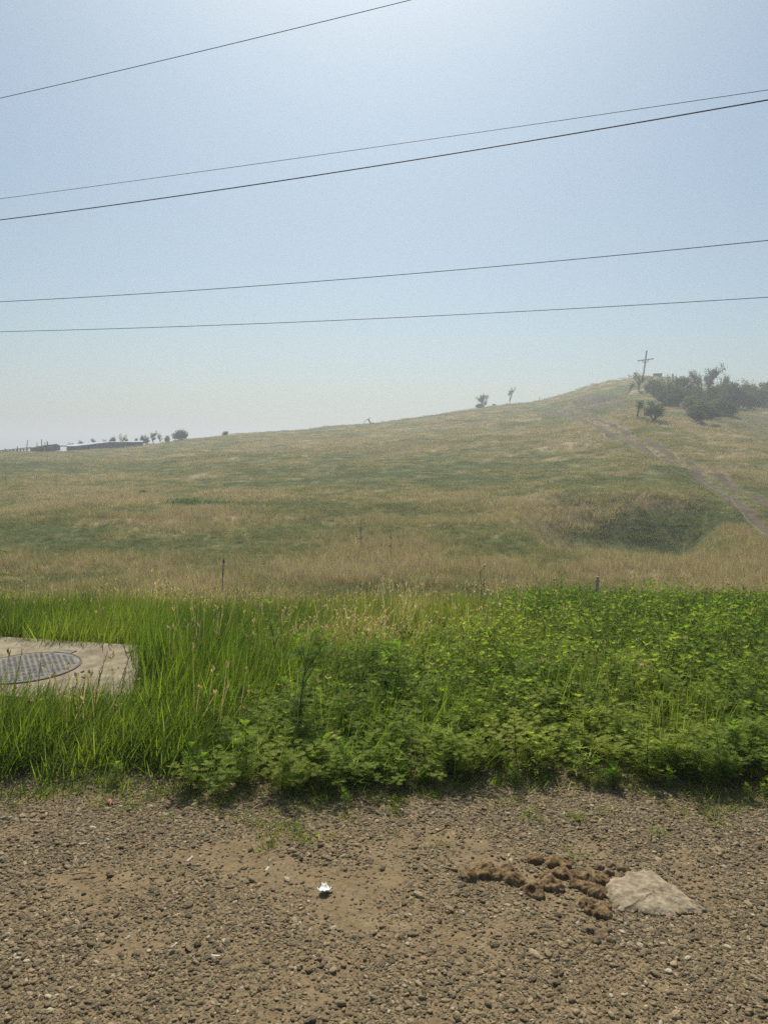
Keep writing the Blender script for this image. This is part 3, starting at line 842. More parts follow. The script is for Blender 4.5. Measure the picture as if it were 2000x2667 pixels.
# ------------------------------------------------------------------ manhole slab
def slab():
    root = empty('manhole_slab', (SLAB[0][0], SLAB[0][1], 0))
    ox, oy = SLAB[0]
    mat = simple_mat('old concrete', (.18, .152, .10), .95, 9, (.31, .265, .18), bump=.6, spec=.1, detail=10)
    bm = bmesh.new()
    vs = [bm.verts.new((x - ox, y - oy, -.12)) for x, y in SLAB] + [bm.verts.new((x - ox, y - oy, .065)) for x, y in SLAB]
    bm.faces.new(vs[4:]); bm.faces.new(vs[:4][::-1])
    for i in range(4): bm.faces.new((vs[i], vs[(i + 1) % 4], vs[4 + (i + 1) % 4], vs[4 + i]))
    bmesh.ops.recalc_face_normals(bm, faces=bm.faces)
    bmesh.ops.bevel(bm, geom=list(bm.edges), offset=.012, segments=2, affect='EDGES')
    me = bpy.data.meshes.new('slab'); bm.to_mesh(me); bm.free(); me.materials.append(mat)
    o = bpy.data.objects.new('slab', me); COL.objects.link(o); o.parent = root
    cx, cy, rad = -2.50 - ox, 4.85 - oy, .345
    iron = simple_mat('cast iron', (.11, .105, .095), .75, 14, (.21, .19, .155), bump=.4, metallic=.1, spec=.3)
    rust = simple_mat('rusty rim', (.11, .06, .045), .8, 30, (.17, .10, .075))
    dark = simple_mat('slot', (.012, .012, .012), .9)
    def disc(r0, r1, z0, z1, n=64):
        V, Fc = [], []
        for k in range(n):
            a = 2 * math.pi * k / n; ca, sa = math.cos(a), math.sin(a)
            V += [(cx + r0 * ca, cy + r0 * sa, z0), (cx + r0 * ca, cy + r0 * sa, z1), (cx + r1 * ca, cy + r1 * sa, z1), (cx + r1 * ca, cy + r1 * sa, z0)]
        for k in range(n):
            a, b = 4 * k, 4 * ((k + 1) % n)
            Fc += [[a + 1, b + 1, b, a], [a + 2, b + 2, b + 1, a + 1], [a + 3, b + 3, b + 2, a + 2]]
        return V, Fc
    V, Fc = disc(rad + .004, rad + .014, .05, .073)
    mesh_obj('rim', V, Fc, rust, root)
    m = MB(); n = 64
    V = [(cx + rad * math.cos(2 * math.pi * k / n), cy + rad * math.sin(2 * math.pi * k / n), z) for z in (.05, .072) for k in range(n)]
    m.add(V, [list(range(n, 2 * n))] + [[k, (k + 1) % n, n + (k + 1) % n, n + k] for k in range(n)])
    m.box((cx + .10, cy + rad + .03, .062), (.15, .075, .022), Euler((0, 0, -.2)).to_matrix())
    cov = m.build('cover', iron, root)
    # raised dashes in a basket pattern with dark slots between
    sl = MB()
    M = Euler((0, 0, -.16)).to_matrix()
    i = 0
    yy = -.33
    while yy < .34:
        xx = -.36 + (.023 if i % 2 else 0)
        while xx < .36:
            if math.hypot(xx, yy) < rad - .03:
                v = M @ Vector((xx, yy, 0)); sl.box((cx + v.x, cy + v.y, .0722), (.024, .0065, .003), M)
            xx += .046
        yy += .028; i += 1
    sl.build('slots', dark, root)
    tag(root, 'pale concrete slab with a round slotted iron manhole cover in the grass', 'manhole')
slab()

# specks of earth and pebbles lying on the slab
def crumbs():
    n = 420
    x = RNG.uniform(-4.2, -1.5, n); y = RNG.uniform(4.1, 5.9, n)
    k = in_slab(x, y, -.03); x, y = x[k], y[k]; n = len(x)
    s = np.clip(np.exp(RNG.normal(math.log(.007), .6, n)), .003, .03)
    scatter('debris', [pebble(50 + i) for i in range(3)], np.stack([x, y, np.full(n, .0705)], -1), rand_rot(n, .2), np.stack([s, s, s * .6], -1), RNG.integers(0, 3, n), RNG.uniform(0, .6, n),
            'small clods and pebbles scattered on the concrete slab')
crumbs()

# ------------------------------------------------------------------ flat stone, dung, litter
def flat_stone():
    pts = STONE_XY
    c = sum(pts, Vector()) / len(pts)
    root_loc = Vector((c.x, c.y, 0))
    rings = [(1.03, -.02), (1.0, .006), (.97, .014), (.9, .020), (.8, .024), (.65, .026), (.5, .028), (.35, .028), (.2, .028), (0.02, .028)]
    # subdivide outline
    out = []
    for i in range(len(pts)):
        a, b = pts[i], pts[(i + 1) % len(pts)]
        for k in range(7): out.append(a.lerp(b, k / 7) + Vector((random.uniform(-.004, .004), random.uniform(-.004, .004), 0)))
    V, Fc = [], []
    m = len(out)
    for (s, z) in rings:
        for i, p in enumerate(out):
            q = (p - c) * s
            q2 = q * (1 + .05 * (float(noise(i * .7, s * 3, 301)) - .5))
            hh = z + (.026 * (float(fbm(q.x * 22, q.y * 30, 303, 4)) - .5) if z > 0 else 0) + (.03 * (q.y / .3) if z > 0.01 else 0)
            V.append((q2.x, q2.y, hh))
    for r_ in range(len(rings) - 1):
        for i in range(m): Fc.append([r_ * m + i, r_ * m + (i + 1) % m, (r_ + 1) * m + (i + 1) % m, (r_ + 1) * m + i])
    mat = simple_mat('pale rock', (.21, .165, .105), .9, 42, (.36, .295, .20), bump=1.0, spec=.15, detail=12)
    o = mesh_obj('flat_stone', V, Fc, mat, None, True); o.location = (c.x, c.y, -.008)
    tag(o, 'pale flat half-buried rock beside the dung, bigger than any pebble', 'rock')
flat_stone()

M_DUNG = simple_mat('dung', (.080, .052, .026), .95, 46, (.24, .165, .082), bump=1.0, spec=.1, detail=12)
def lumps(name, items, label, group, mat=M_DUNG):
    """items: (u, v, size_px) - lumps merged into one crusty pat"""
    ps = [(P(u, v, .015), s * 2.9 / F * .5) for u, v, s in items]
    c = sum((p for p, _ in ps), Vector()) / len(ps)
    x0, x1 = min(p.x - r for p, r in ps) - .02, max(p.x + r for p, r in ps) + .02
    y0, y1 = min(p.y - r for p, r in ps) - .02, max(p.y + r for p, r in ps) + .02
    st = .004
    nx_, ny_ = int((x1 - x0) / st), int((y1 - y0) / st)
    xs, ys = np.meshgrid(np.linspace(x0, x1, nx_), np.linspace(y0, y1, ny_))
    h = np.full(xs.shape, -.02)
    for p, r in ps:
        wob = 1 + .35 * (fbm(xs * 30, ys * 30, 311, 2) - .5)
        q = ((xs - p.x) ** 2 + ((ys - p.y) * 1.15) ** 2) / (r * wob) ** 2
        hh = np.where(q < 1, np.sqrt(np.clip(1 - q, 0, 1)) * r * .76, -.02)
        h = np.maximum(h, hh)
    h = h * .85 + np.where(h > 0, 0.022 * (fbm(xs * 50, ys * 50, 315, 3) - .5) + .016 * (fbm(xs * 120, ys * 120, 317, 2) - .5), 0)
    zb = height(xs, ys)
    V = np.stack([xs - c.x, ys - c.y, zb + h], -1).reshape(-1, 3)
    id_ = np.arange(nx_ * ny_).reshape(ny_, nx_)
    q = np.stack([id_[:-1, :-1], id_[:-1, 1:], id_[1:, 1:], id_[1:, :-1]], -1).reshape(-1, 4)
    hm = h.ravel()
    keep = (hm[q] > -.015).any(1)
    q = q[keep]
    used, inv = np.unique(q, return_inverse=True)
    o = mesh_obj(name, V[used], inv.reshape(-1, 4), mat, None, True)
    o.location = (c.x, c.y, 0)
    tag(o, label, 'dung', group)
GD = 'dried dung clumps on the gravel'
lumps('dung_clump', [(1222, 2272, 52), (1262, 2268, 46), (1296, 2268, 50), (1335, 2278, 56), (1268, 2246, 40), (1320, 2252, 36), (1240, 2255, 30)], 'row of rounded brown dung lumps, farthest from the flat rock', GD)
lumps('dung_clump', [(1385, 2306, 52), (1400, 2318, 36), (1432, 2290, 56), (1450, 2300, 40), (1420, 2270, 34)], 'two joined rounded dung lumps in the middle of the dung', GD)
lumps('dung_clump', [(1395, 2228, 44), (1440, 2235, 48), (1470, 2240, 40), (1462, 2262, 48), (1500, 2270, 44), (1540, 2275, 56), (1565, 2280, 48), (1528, 2298, 46), (1555, 2312, 50), (1505, 2290, 40)],
      'largest dark brown dung heap, touching the left end of the flat rock', GD)
lumps('dung_clump', [(1530, 2342, 42), (1548, 2358, 46), (1565, 2368, 44), (1575, 2350, 34)], 'small dung clump just in front of the flat rock', GD)
M_DUNG2 = simple_mat('crumbled dung', (.12, .085, .05), .95, 34, (.22, .16, .095), bump=1.0, spec=.1, detail=12)
lumps('dung_clump', [(1540, 2408, 28), (1565, 2425, 32), (1580, 2412, 26), (1550, 2440, 24), (1590, 2440, 24), (1570, 2398, 24)], 'flattened crumbled dung, nearest to the camera', GD, M_DUNG2)
lumps('dung_clump', [(1590, 2240, 30), (1620, 2250, 34), (1585, 2262, 30), (1560, 2248, 28)], 'dusty low dung patch behind the flat rock', GD, M_DUNG2)

M_SCRAP = simple_mat('dirty paper', (.50, .47, .40), .8, 30, (.36, .32, .25))
def litter():
    # torn white plastic lid
    p = P(845, 2318, .012)
    V, Fc = [], []
    rows = [(-.052, .016, .028), (-.040, .036, .012), (-.020, .044, .006), (.000, .046, .004), (.022, .034, .008), (.038, .020, .018), (.055, .018, .034)]
    for (yy, hw, zz) in rows:
        for k in range(7):
            t = k / 6 * 2 - 1
            V.append((t * hw + .003 * random.uniform(-1, 1), yy + .006 * random.uniform(-1, 1), zz + .006 * t * t + .005 * random.uniform(-1, 1)))
    for r_ in range(len(rows) - 1):
        for k in range(6): Fc.append([r_ * 7 + k, r_ * 7 + k + 1, (r_ + 1) * 7 + k + 1, (r_ + 1) * 7 + k])
    root = empty('plastic_litter', (p.x, p.y, float(height(p.x, p.y)) + .012), .1)
    a = mesh_obj('lid', V, Fc, M_WHITE, root, True)
    s = a.modifiers.new('s', 'SOLIDIFY'); s.thickness = .002
    m = MB()
    for sgn in (-1, 1):
        pts = []
        for k in range(7):
            t = k / 6; ang = -math.pi / 2 + sgn * (.35 + 1.15 * t)
            pts.append((.058 * math.cos(ang), .050 * math.sin(ang) + .004, .010 + .022 * t))
        m.tube(pts, [.005, .006, .006, .006, .006, .005, .003], 6)
    m.build('rim', M_WHITE, root, True)
    root.scale = (.42, .42, .30)
    tag(root, 'torn white plastic lid lying on the gravel', 'litter')
    # small flattened white scraps
    G = 'small white paper scraps on the gravel'
    for i, (u, v, rz, L, lab) in enumerate([(495, 2243, 1.0, .030, 'white paper scrap on dense pebbles near the far side of the gravel'),
                                            (453, 2470, .9, .026, 'white curled scrap among larger pebbles, above the lowest scrap'),
                                            (562, 2498, .1, .028, 'white flat scrap lying level, lowest of the scraps'),
                                            (697, 2266, 1.2, .024, 'pale rounded scrap between the lid and the farthest scrap')]):
        p = P(u, v, .01)
        V, Fc = [], []
        for a_ in range(6):
            for b_ in range(4):
                x = (a_ / 5 - .5) * L; y = (b_ / 3 - .5) * L * .42
                V.append((x, y, .004 + .004 * math.sin(b_ * 1.1 + i) + .004 * random.random() * (a_ in (0, 5))))
        for a_ in range(5):
            for b_ in range(3): Fc.append([a_ * 4 + b_, a_ * 4 + b_ + 1, (a_ + 1) * 4 + b_ + 1, (a_ + 1) * 4 + b_])
        o = mesh_obj('paper_scrap', V, Fc, M_SCRAP, None, True)
        o.location = (p.x, p.y, float(height(p.x, p.y)) + .012); o.rotation_euler = (random.uniform(-.2, .2), random.uniform(-.2, .2), rz)
        s = o.modifiers.new('s', 'SOLIDIFY'); s.thickness = .0015
        tag(o, lab, 'paper', G)
    # faded red bottle cap
    red = simple_mat('faded red plastic', (.30, .08, .06), .6, 20, (.36, .13, .10))
    p = P(286, 2083, .02)
    root = empty('bottle_cap', (p.x, p.y, float(height(p.x, p.y)) + .012)); root.rotation_euler = (.5, .25, .3)
    n = 28; V, Fc = [], []
    for (r_, z) in ((.0155, 0), (.0155, .012), (.0140, .015), (.001, .0155)):
        for k in range(n):
            rk = r_ * (1 + (.03 if k % 2 and z < .013 else 0)); a_ = 2 * math.pi * k / n
            V.append((rk * math.cos(a_), rk * math.sin(a_), z))
    for q in range(3):
        for k in range(n): Fc.append([q * n + k, q * n + (k + 1) % n, (q + 1) * n + (k + 1) % n, (q + 1) * n + k])
    mesh_obj('cap', V, Fc, red, root, True)
    root.scale = (.8, .8, .5); tag(root, 'faded red bottle cap where the grass meets the gravel', 'bottle cap')
    # bits of stick
    wood = simple_mat('pale stick', (.26, .17, .09), .9, 60, (.36, .24, .14))
    orange = simple_mat('orange stick', (.42, .20, .10), .8, 60, (.5, .27, .15))
    for (u0, v0, u1, v1, rd, mt, lab) in [(352, 2204, 377, 2197, .0045, orange, 'short orange-brown stick on the pebbles'), (183, 2277, 250, 2276, .003, wood, 'long thin pale stick lying level on the gravel'),
                                          (1120, 2157, 1172, 2134, .003, wood, 'bent straw-coloured stick just before the weeds'), (640, 2120, 695, 2085, .0025, wood, 'thin dry stick leaning at the foot of the weeds')]:
        a, b = P(u0, v0, .018), P(u1, v1, .018)
        m = MB(); mid = (a + b) / 2 + Vector((.003, .004, .006))
        a.z = float(height(a.x, a.y)) + .014; b.z = float(height(b.x, b.y)) + .014; mid.z = (a.z + b.z) / 2 + .004
        q = a.lerp(mid, .5) + Vector((.001, -.002, .002))
        m.tube([a, q, mid, b], [rd * .7, rd, rd * .95, rd * .6], 7)
        tag(m.build('stick', mt, None, True), lab, 'stick', 'sticks on the gravel')
litter()

# ------------------------------------------------------------------ single plants that stand out
def single_weed(u, v_base, v_top, seed, label, leaf=LEAF_A, leaf_len=.09, branches=6, dens=.8, mat=M_WEED_ONE, stem=M_STEM, rng_=None, stem_r=.004, base=None, group=None, name='tall_weed'):
    p = base if base is not None else (P(u, v_base) if rng_ is None else PR(u, rng_))
    rng_m = math.hypot(p.x, p.y)
    h = max(.05, Ztop(u, v_top, rng_m) - p.z)
    st, V, Fc = weed_parts(h, np.random.default_rng(seed), leaf=leaf, leaf_len=leaf_len, branches=branches, dens=dens, stem_r=stem_r)
    root = empty(name, p)
    st.build('stem', stem, root)
    mesh_obj('leaves', V, Fc, mat, root)
    tag(root, label, 'weed', group)
G1 = 'taller weeds standing out of the mass'
single_weed(775, 1950, 1668, 501, 'tallest dark-stemmed weed standing above the weed mass', rng_=3.65, branches=9, leaf_len=.11, stem_r=.0048, group=G1)
single_weed(720, 1700, 1572, 502, 'slender bright-topped weed with a bare reddish stem', rng_=4.7, branches=2, leaf_len=.10, dens=.45, group=G1)
single_weed(1040, 1800, 1690, 503, 'upright weed with a leafy tip left of the brightest weeds', rng_=4.1, branches=3, leaf_len=.09, dens=.6, group=G1)
single_weed(512, 2060, 1945, 504, 'silvery-leaved young weed at the corner of the grass and weeds', leaf=LEAF_B, rng_=3.38, branches=4, leaf_len=.10, dens=.9, group=G1)
single_weed(835, 2020, 1938, 505, 'star-topped young weed in the shaded weed edge', leaf=LEAF_B, rng_=3.3, branches=3, leaf_len=.10, group=G1)
single_weed(905, 2020, 1950, 506, 'forked young weed just right of the star-topped one', leaf=LEAF_B, rng_=3.27, branches=3, leaf_len=.085, group=G1)
single_weed(1055, 2085, 2010, 507, 'pale-tipped low weed at the foot of the shaded edge', leaf=LEAF_B, rng_=3.24, branches=4, leaf_len=.075, group=G1)
single_weed(1097, 2080, 2020, 508, 'small weed right beside the pale-tipped one', leaf=LEAF_B, rng_=3.24, branches=2, leaf_len=.06, group=G1)
single_weed(640, 2000, 1900, 509, 'leaning leafy weed between the grass and the tallest weed', rng_=3.35, branches=5, leaf_len=.09, group=G1)
single_weed(1600, 2090, 2010, 510, 'low ragged weed at the right gravel edge', rng_=3.42, branches=5, leaf_len=.07, group=G1)
single_weed(1900, 2060, 1890, 511, 'dark branching weed near the right end of the gravel edge', rng_=3.8, branches=8, leaf_len=.09, group=G1)

def reed():
    # tall broad-bladed reed whose tips lean in at the left
    p = Vector((-2.62, 4.15, 0.)); p.z = float(height(p.x, p.y))
    root = empty('reed', p)
    specs = [(34, 1441, .02), (48, 1502, .02), (52, 1522, .018), (38, 1545, .016), (-60, 1400, .02), (-80, 1470, .02)]
    for i, (u, v, w) in enumerate(specs):
        r_ = 4.6
        tip = Vector((r_ * ray(u, v)[0], r_ * ray(u, v)[1], 0)) / math.hypot(ray(u, v)[0], ray(u, v)[1])
        tip.z = Ztop(u, v, r_); tip = tip - p
        V, Fc = [], []
        ctl = Vector((tip.x * .25 - .05, tip.y * .3, tip.z * 1.15))
        n = 9
        for k in range(n + 1):
            t = k / n
            q = ctl * (2 * t * (1 - t)) + tip * t * t
            d = (ctl * (1 - t) + (tip - ctl) * t).normalized(); s = d.cross(Vector((.3, 1, .2))).normalized()
            wd = w * (1 - t ** 2.5) * .5 + .0005
            V += [q - s * wd, q + Vector((0, .002, -.002)), q + s * wd]
        for k in range(n):
            Fc += [[3 * k, 3 * k + 1, 3 * k + 4, 3 * k + 3], [3 * k + 1, 3 * k + 2, 3 * k + 5, 3 * k + 4]]
        mesh_obj('blade', [tuple(v_) for v_ in V], Fc, M_GRASS, root, True)
    tag(root, 'tall broad-bladed reed leaning in at the left edge of the picture', 'reed')
reed()

def sword_leaf_clump(u, rng_, vtop, seed, label):
    p = PR(u, rng_); h = Ztop(u, vtop, rng_) - p.z
    r_ = np.random.default_rng(seed)
    V, Q, T = blades(n=46, rad=.16, hmin=h * .5, hmax=h, w=.024, lean=.45, bend=.9, seg=5, rng=r_, wind=(.05, -.05))
    o = mesh_obj('broadleaf_clump', V, [list(q) for q in Q] + [list(t) for t in T], M_BROAD)
    o.location = p
    tag(o, label, 'plant', 'broad-bladed clumps behind the weeds')
sword_leaf_clump(1335, 6.6, 1545, 601, 'clump of broad glossy blades behind the brightest weeds')
sword_leaf_clump(1400, 6.2, 1600, 602, 'darker drooping broad-bladed clump just right of the glossy one')

def dry_stalk(u, v_base, v_top, seed, label, rng_=None, mat=M_DRYSTEM, flower=None, heads=9):
    p = P(u, v_base) if rng_ is None else PR(u, rng_)
    rm = math.hypot(p.x, p.y); h = Ztop(u, v_top, rm) - p.z
    r_ = random.Random(seed)
    root = empty('dry_stalk', p)
    m = MB(); lx = r_.uniform(-.03, .03) * h
    ax = lambda t: Vector((lx * t + .012 * math.sin(t * 9 + seed), 0, h * t))
    m.tube([ax(t / 5) for t in range(6)], [.012 * max(h, .5), .011 * max(h, .5), .010 * max(h, .5), .008 * max(h, .5), .006 * max(h, .5), .004], 5)
    hd = MB(); hds = []
    for k in range(heads):
        hd = MB(); hds.append(hd)
        t = r_.uniform(.35, 1); a = r_.uniform(0, 6.28); L = h * r_.uniform(.05, .16)
        q = ax(t); e = q + Vector((math.cos(a) * L, math.sin(a) * L * .6, L * .8))
        m.tube([q, e], [.005, .003], 4)
        s = .018 + .010 * h * r_.random()
        hd.tube([e - Vector((0, 0, s * .4)), e + Vector((0, 0, s * .2)), e + Vector((0, 0, s * 1.0)), e + Vector((0, 0, s * 1.6))], [s * .3, s * .8, s * .7, s * .1], 6)
    hd = m
    for k in range(12):
        t = r_.uniform(.1, .95); a = r_.uniform(0, 6.28); q = ax(t); d = Vector((math.cos(a), math.sin(a), r_.uniform(-1.2, .3))) * .07 * max(h, .5)
        s = Vector((-d.y, d.x, 0)) * .25
        hd.add([q, q + d * .5 + s, q + d, q + d * .5 - s], [[0, 1, 2, 3]])
    m.build('stem', mat, root, True)
    for h_ in hds: h_.build('seed_head', flower or mat, root, True)
    tag(root, label, 'dried plant', 'dry flower stalks in the pasture')
dry_stalk(941, 1436, 1354, 1, 'tallest dark dry thistle stalk, left of two others', heads=12)
dry_stalk(1018, 1450, 1384, 2, 'dark dry stalk, second of the three together')
dry_stalk(1042, 1440, 1398, 3, 'short branching dry stalk, right of the other two')
dry_stalk(18, 1270, 1225, 4, 'twiggy dry stalk on the slope at the far left edge')
dry_stalk(148, 1275, 1240, 5, 'thin dry stalk in the tan band on the left slope')
dry_stalk(500, 1352, 1322, 6, 'lone thin stalk standing below the pale leafy patch')
dry_stalk(795, 1350, 1322, 7, 'small dark stalk in the middle of the field')
M_CREAM = simple_mat('cream flower', (.70, .68, .52), .8, 30, (.8, .78, .66))
dry_stalk(1255, 1560, 1488, 8, 'pair-headed stalk with cream flowers before the dry grass', rng_=8.6, flower=M_CREAM, heads=3)
dry_stalk(1263, 1560, 1505, 9, 'shorter cream-flowered stalk right behind the pair-headed one', rng_=8.9, flower=M_CREAM, heads=2)

def seed_stems():
    # long grass stems leaning across the slab
    specs = [(275, 1900, 345, 1690, 4.0), (225, 1900, 280, 1700, 4.05), (205, 1880, 225, 1760, 4.1), (300, 1890, 330, 1740, 4.0), (90, 1860, 110, 1700, 4.3), (20, 1860, 60, 1690, 4.4), (240, 1880, 262, 1745, 4.05)]
    m = MB()
    for i, (u0, v0, u1, v1, r_) in enumerate(specs):
        a = PR(u0, r_); d = ray(u1, v1); k = (r_ + .15) / math.hypot(d[0], d[1]); b = Vector((d[0] * k, d[1] * k, CAM_H + d[2] * k))
        c_ = a.lerp(b, .5) + Vector((-.01, 0, .03))
        mm = MB(); mm.tube([a, a.lerp(c_, .6), c_, c_.lerp(b, .5) + Vector((0, 0, .008)), b], [.0022, .002, .0018, .0014, .0006], 4)
        for j in range(16):
            t = .55 + .45 * j / 16; q = c_.lerp(b, (t - .5) * 2); w = .004
            dd = (b - a).normalized() * .022 + Vector((random.uniform(-.010, .010), random.uniform(-.01, .01), .004)); s = Vector((w * .6, 0, 0))
            mm.add([q, q + dd * .5 + s, q + dd, q + dd * .5 - s], [[0, 1, 2, 3]])
        o = mm.build('grass_stem', M_SEED, None)
        tag(o, 'thin seeding grass stem leaning across the manhole slab', 'grass stem', 'grass stems leaning over the slab')
seed_stems()

# ------------------------------------------------------------------ leafy patch and fence
def fence():
    iron = simple_mat('rusty rod', (.045, .03, .025), .8, 40, (.09, .05, .04))
    wood = simple_mat('weathered post', (.34, .26, .17), .9, 18, (.48, .38, .26), bump=.4)
    string = simple_mat('pale fence string', (.42, .46, .30), .6)
    p = PR(574, 20.5); zt = Ztop(577, 1455, 20.5)
    m = MB(); m.tube([p - Vector((0, 0, .1)), p + Vector((.02, 0, (zt - p.z) * .5)), Vector((p.x + .06, p.y, zt))], .016, 8)
    root = empty('fence_rod', p)
    o = m.build('rod', iron, root, True); o.matrix_parent_inverse = Matrix.Translation(-p)
    m = MB(); m.tube([Vector((p.x + .057, p.y, zt - .12)), Vector((p.x + .057, p.y, zt - .04))], .028, 8)
    o = m.build('insulator', simple_mat('insulator', (.05, .05, .05), .5), root, True); o.matrix_parent_inverse = Matrix.Translation(-p)
    tag(root, 'thin rusty iron fence rod standing at the top of the green grass', 'fence post')
    q = PR(1560, 19.0); zt2 = Ztop(1560, 1502, 19.0)
    root = empty('fence_post', q)
    m = MB(); m.tube([Vector((0, 0, -.2)), Vector((.0, 0, (zt2 - q.z) * .5)), Vector((.015, 0, zt2 - q.z - .012)), Vector((.015, 0, zt2 - q.z))], [.042, .04, .039, .034], 10)
    m.build('post', wood, root, True)
    m = MB(); m.tube([Vector((-.05, -.02, zt2 - q.z - .12)), Vector((.07, -.02, zt2 - q.z - .12))], .012, 6)
    m.build('wire_staple', iron, root, True)
    tag(root, 'stubby weathered wooden fence post rising from the dark weeds', 'fence post')
    # string between them, sagging
    a = Vector((p.x + .057, p.y, zt - .08)); b = Vector((q.x - .03, q.y, zt2 - .12))
    pts = []
    for k in range(31):
        t = k / 30; w = a.lerp(b, t); w.z -= .30 * 4 * t * (1 - t) * .5; pts.append(w)
    m = MB(); m.tube(pts, .0055, 5)
    tag(m.build('fence_string', string, None, True), 'pale fence string sagging from the iron rod to the wooden post', 'string')
    # wire running beside the track on short pickets
    UV = [(1660, 1190), (1740, 1224), (1820, 1262), (1898, 1305), (1930, 1350), (1955, 1383), (2004, 1420)]
    g = [P(u, v + 12) for u, v in UV]
    tops = []
    for i, b0 in enumerate(g):
        hgt = .55
        m = MB(); m.tube([Vector((0, 0, -.05)), Vector((0.01, 0, hgt))], [.016, .013], 6)
        root = empty('fence_picket', b0); m.build('post', wood, root, True)
        m = MB(); m.tube([Vector((.01, 0, hgt - .03)), Vector((.01, 0, hgt + .015))], .024, 6); m.build('insulator', iron, root, True)
        tag(root, 'thin wooden picket carrying the pale wire beside the dirt track', 'fence picket', 'pickets along the dirt track')
        tops.append(b0 + Vector((.01, 0, hgt)))
    pts = []
    for i in range(len(tops) - 1):
        for k in range(8):
            t = k / 8; w = tops[i].lerp(tops[i + 1], t); w.z -= .12 * 4 * t * (1 - t); pts.append(w)
    pts.append(tops[-1])
    m = MB(); m.tube(pts, .004, 5)
    tag(m.build('fence_wire', string, None, True), 'pale wire running down the hollow beside the dirt track', 'wire')
fence()

# leafy broad plants patch in the middle distance
def patch():
    V = []
    T = [weed_template(.28, 700 + i, leaf_len=.16, branches=4, leaf=LEAF_B) for i in range(2)]
    for t in T: t.data.materials[0] = M_BROAD
    X, Y = [], []
    for (cu, cv, ru, rv, n) in [(490, 1310, 45, 8, 150), (560, 1314, 35, 5, 60), (375, 1283, 20, 3, 30), (640, 1317, 40, 3, 30)]:
        for _ in range(n):
            p = P(cu + random.gauss(0, ru * .5), cv + random.gauss(0, rv * .5)); X.append(p.x); Y.append(p.y)
    x, y = np.array(X), np.array(Y); n = len(x)
    scatter('vegetation', T, np.stack([x, y, height(x, y)], -1), rand_rot(n, .2), np.stack([np.full(n, .55)] * 3, -1), RNG.integers(0, 2, n), RNG.uniform(.2, 1, n),
            'bright broad-leaved plants in a damp patch on the left slope')
patch()

# ------------------------------------------------------------------ trees
def tree_proto(seed, kind='round', leaves=16, leaf=.055):
    r_ = np.random.default_rng(seed)
    st = MB(); tips = []
    spread = {'round': .62, 'spread': .85, 'slim': .3, 'bush': .8, 'lean': .45}[kind]
    def grow(p, d, L, rad, depth):
        q = p + d * L * .5 + r_.normal(0, .05 * L, 3); e = p + d * L + r_.normal(0, .06 * L, 3)
        st.tube([p, q, e], [rad, rad * .82, rad * .62], 5 if depth > 1 else 7, cap=False)
        if depth >= 3:
            tips.append((e, L)); tips.append((q, L * .8)); return
        if depth == 2 and kind != 'slim': tips.append((q, L)); tips.append((e, L))
        k = {0: 4, 1: int(r_.integers(3, 5)), 2: int(r_.integers(2, 4))}[depth]
        if kind == 'slim': k = {0: 3, 1: 3, 2: 3}[depth]
        for i in range(k):
            a = r_.uniform(0, 6.28) + i * 6.28 / k
            s = spread * r_.uniform(.5, 1.3)
            nd = d * .75 + np.array([math.cos(a) * s, math.sin(a) * s, .18 if kind != 'lean' else .25])
            nd /= np.linalg.norm(nd)
            t = r_.uniform(.45, 1)
            if depth > 0 and r_.random() < .14: continue
            grow(p + (e - p) * t, nd, L * r_.uniform(.45, 1.05), rad * .55, depth + 1)
    trunk = {'round': .30, 'spread': .22, 'slim': .45, 'bush': .12, 'lean': .3}[kind]
    d0 = np.array([.02, 0, 1.]) if kind != 'lean' else np.array([-.25, .05, 1.])
    if kind in ('spread', 'bush'):
        for a in (0.3, 2.3, 4.3):
            dd = np.array([math.cos(a) * .5, math.sin(a) * .5, 1.]); grow(np.zeros(3), dd / np.linalg.norm(dd), trunk, .02, 0)
    else:
        grow(np.zeros(3), d0 / np.linalg.norm(d0), trunk, .028, 0)
    V, Fc = [], []
    for (c_, L) in tips:
        if kind in ('slim',) and r_.random() < .15: continue
        m = int(leaves * 1.3 * r_.uniform(.1, 1.8))
        for _ in range(m):
            o = c_ + r_.normal(0, .034 if kind != 'bush' else .05, 3) * np.array([1, 1, .8])
            a = r_.normal(0, 1, 3); a /= np.linalg.norm(a); b = np.cross(a, r_.normal(0, 1, 3)); b /= np.linalg.norm(b)
            s = leaf * r_.uniform(.3, .75)
            k = len(V); V += [o - a * s * .5, o + b * s * .3, o + a * s * .5, o - b * s * .3]; Fc.append([k, k + 1, k + 2, k + 3])
    V = np.array(V); top = V[:, 2].max(); wid = (V[:, 0].max() - V[:, 0].min())
    V /= top
    sv = np.array([tuple(v) for v in st.V]) / top
    mt = bpy.data.meshes.new('trunk'); mt.from_pydata(sv.tolist(), [], st.Fc); mt.materials.append(M_BARK)
    mc = bpy.data.meshes.new('crown'); mc.from_pydata(V.tolist(), [], Fc); mc.materials.append(M_TREE)
    return mt, mc, wid / top
PROTO = {'round': [tree_proto(s, 'round') for s in (1, 2, 3, 4)], 'spread': [tree_proto(s, 'spread', 11) for s in (11, 12)], 'slim': [tree_proto(s, 'slim', 26, .05) for s in (21, 22)],
         'bush': [tree_proto(s, 'bush', 14, .07) for s in (31, 32, 33)], 'lean': [tree_proto(s, 'lean', 12) for s in (41, 42)], 'sparse': [tree_proto(s, 'spread', 11, .055) for s in (51, 52)]}
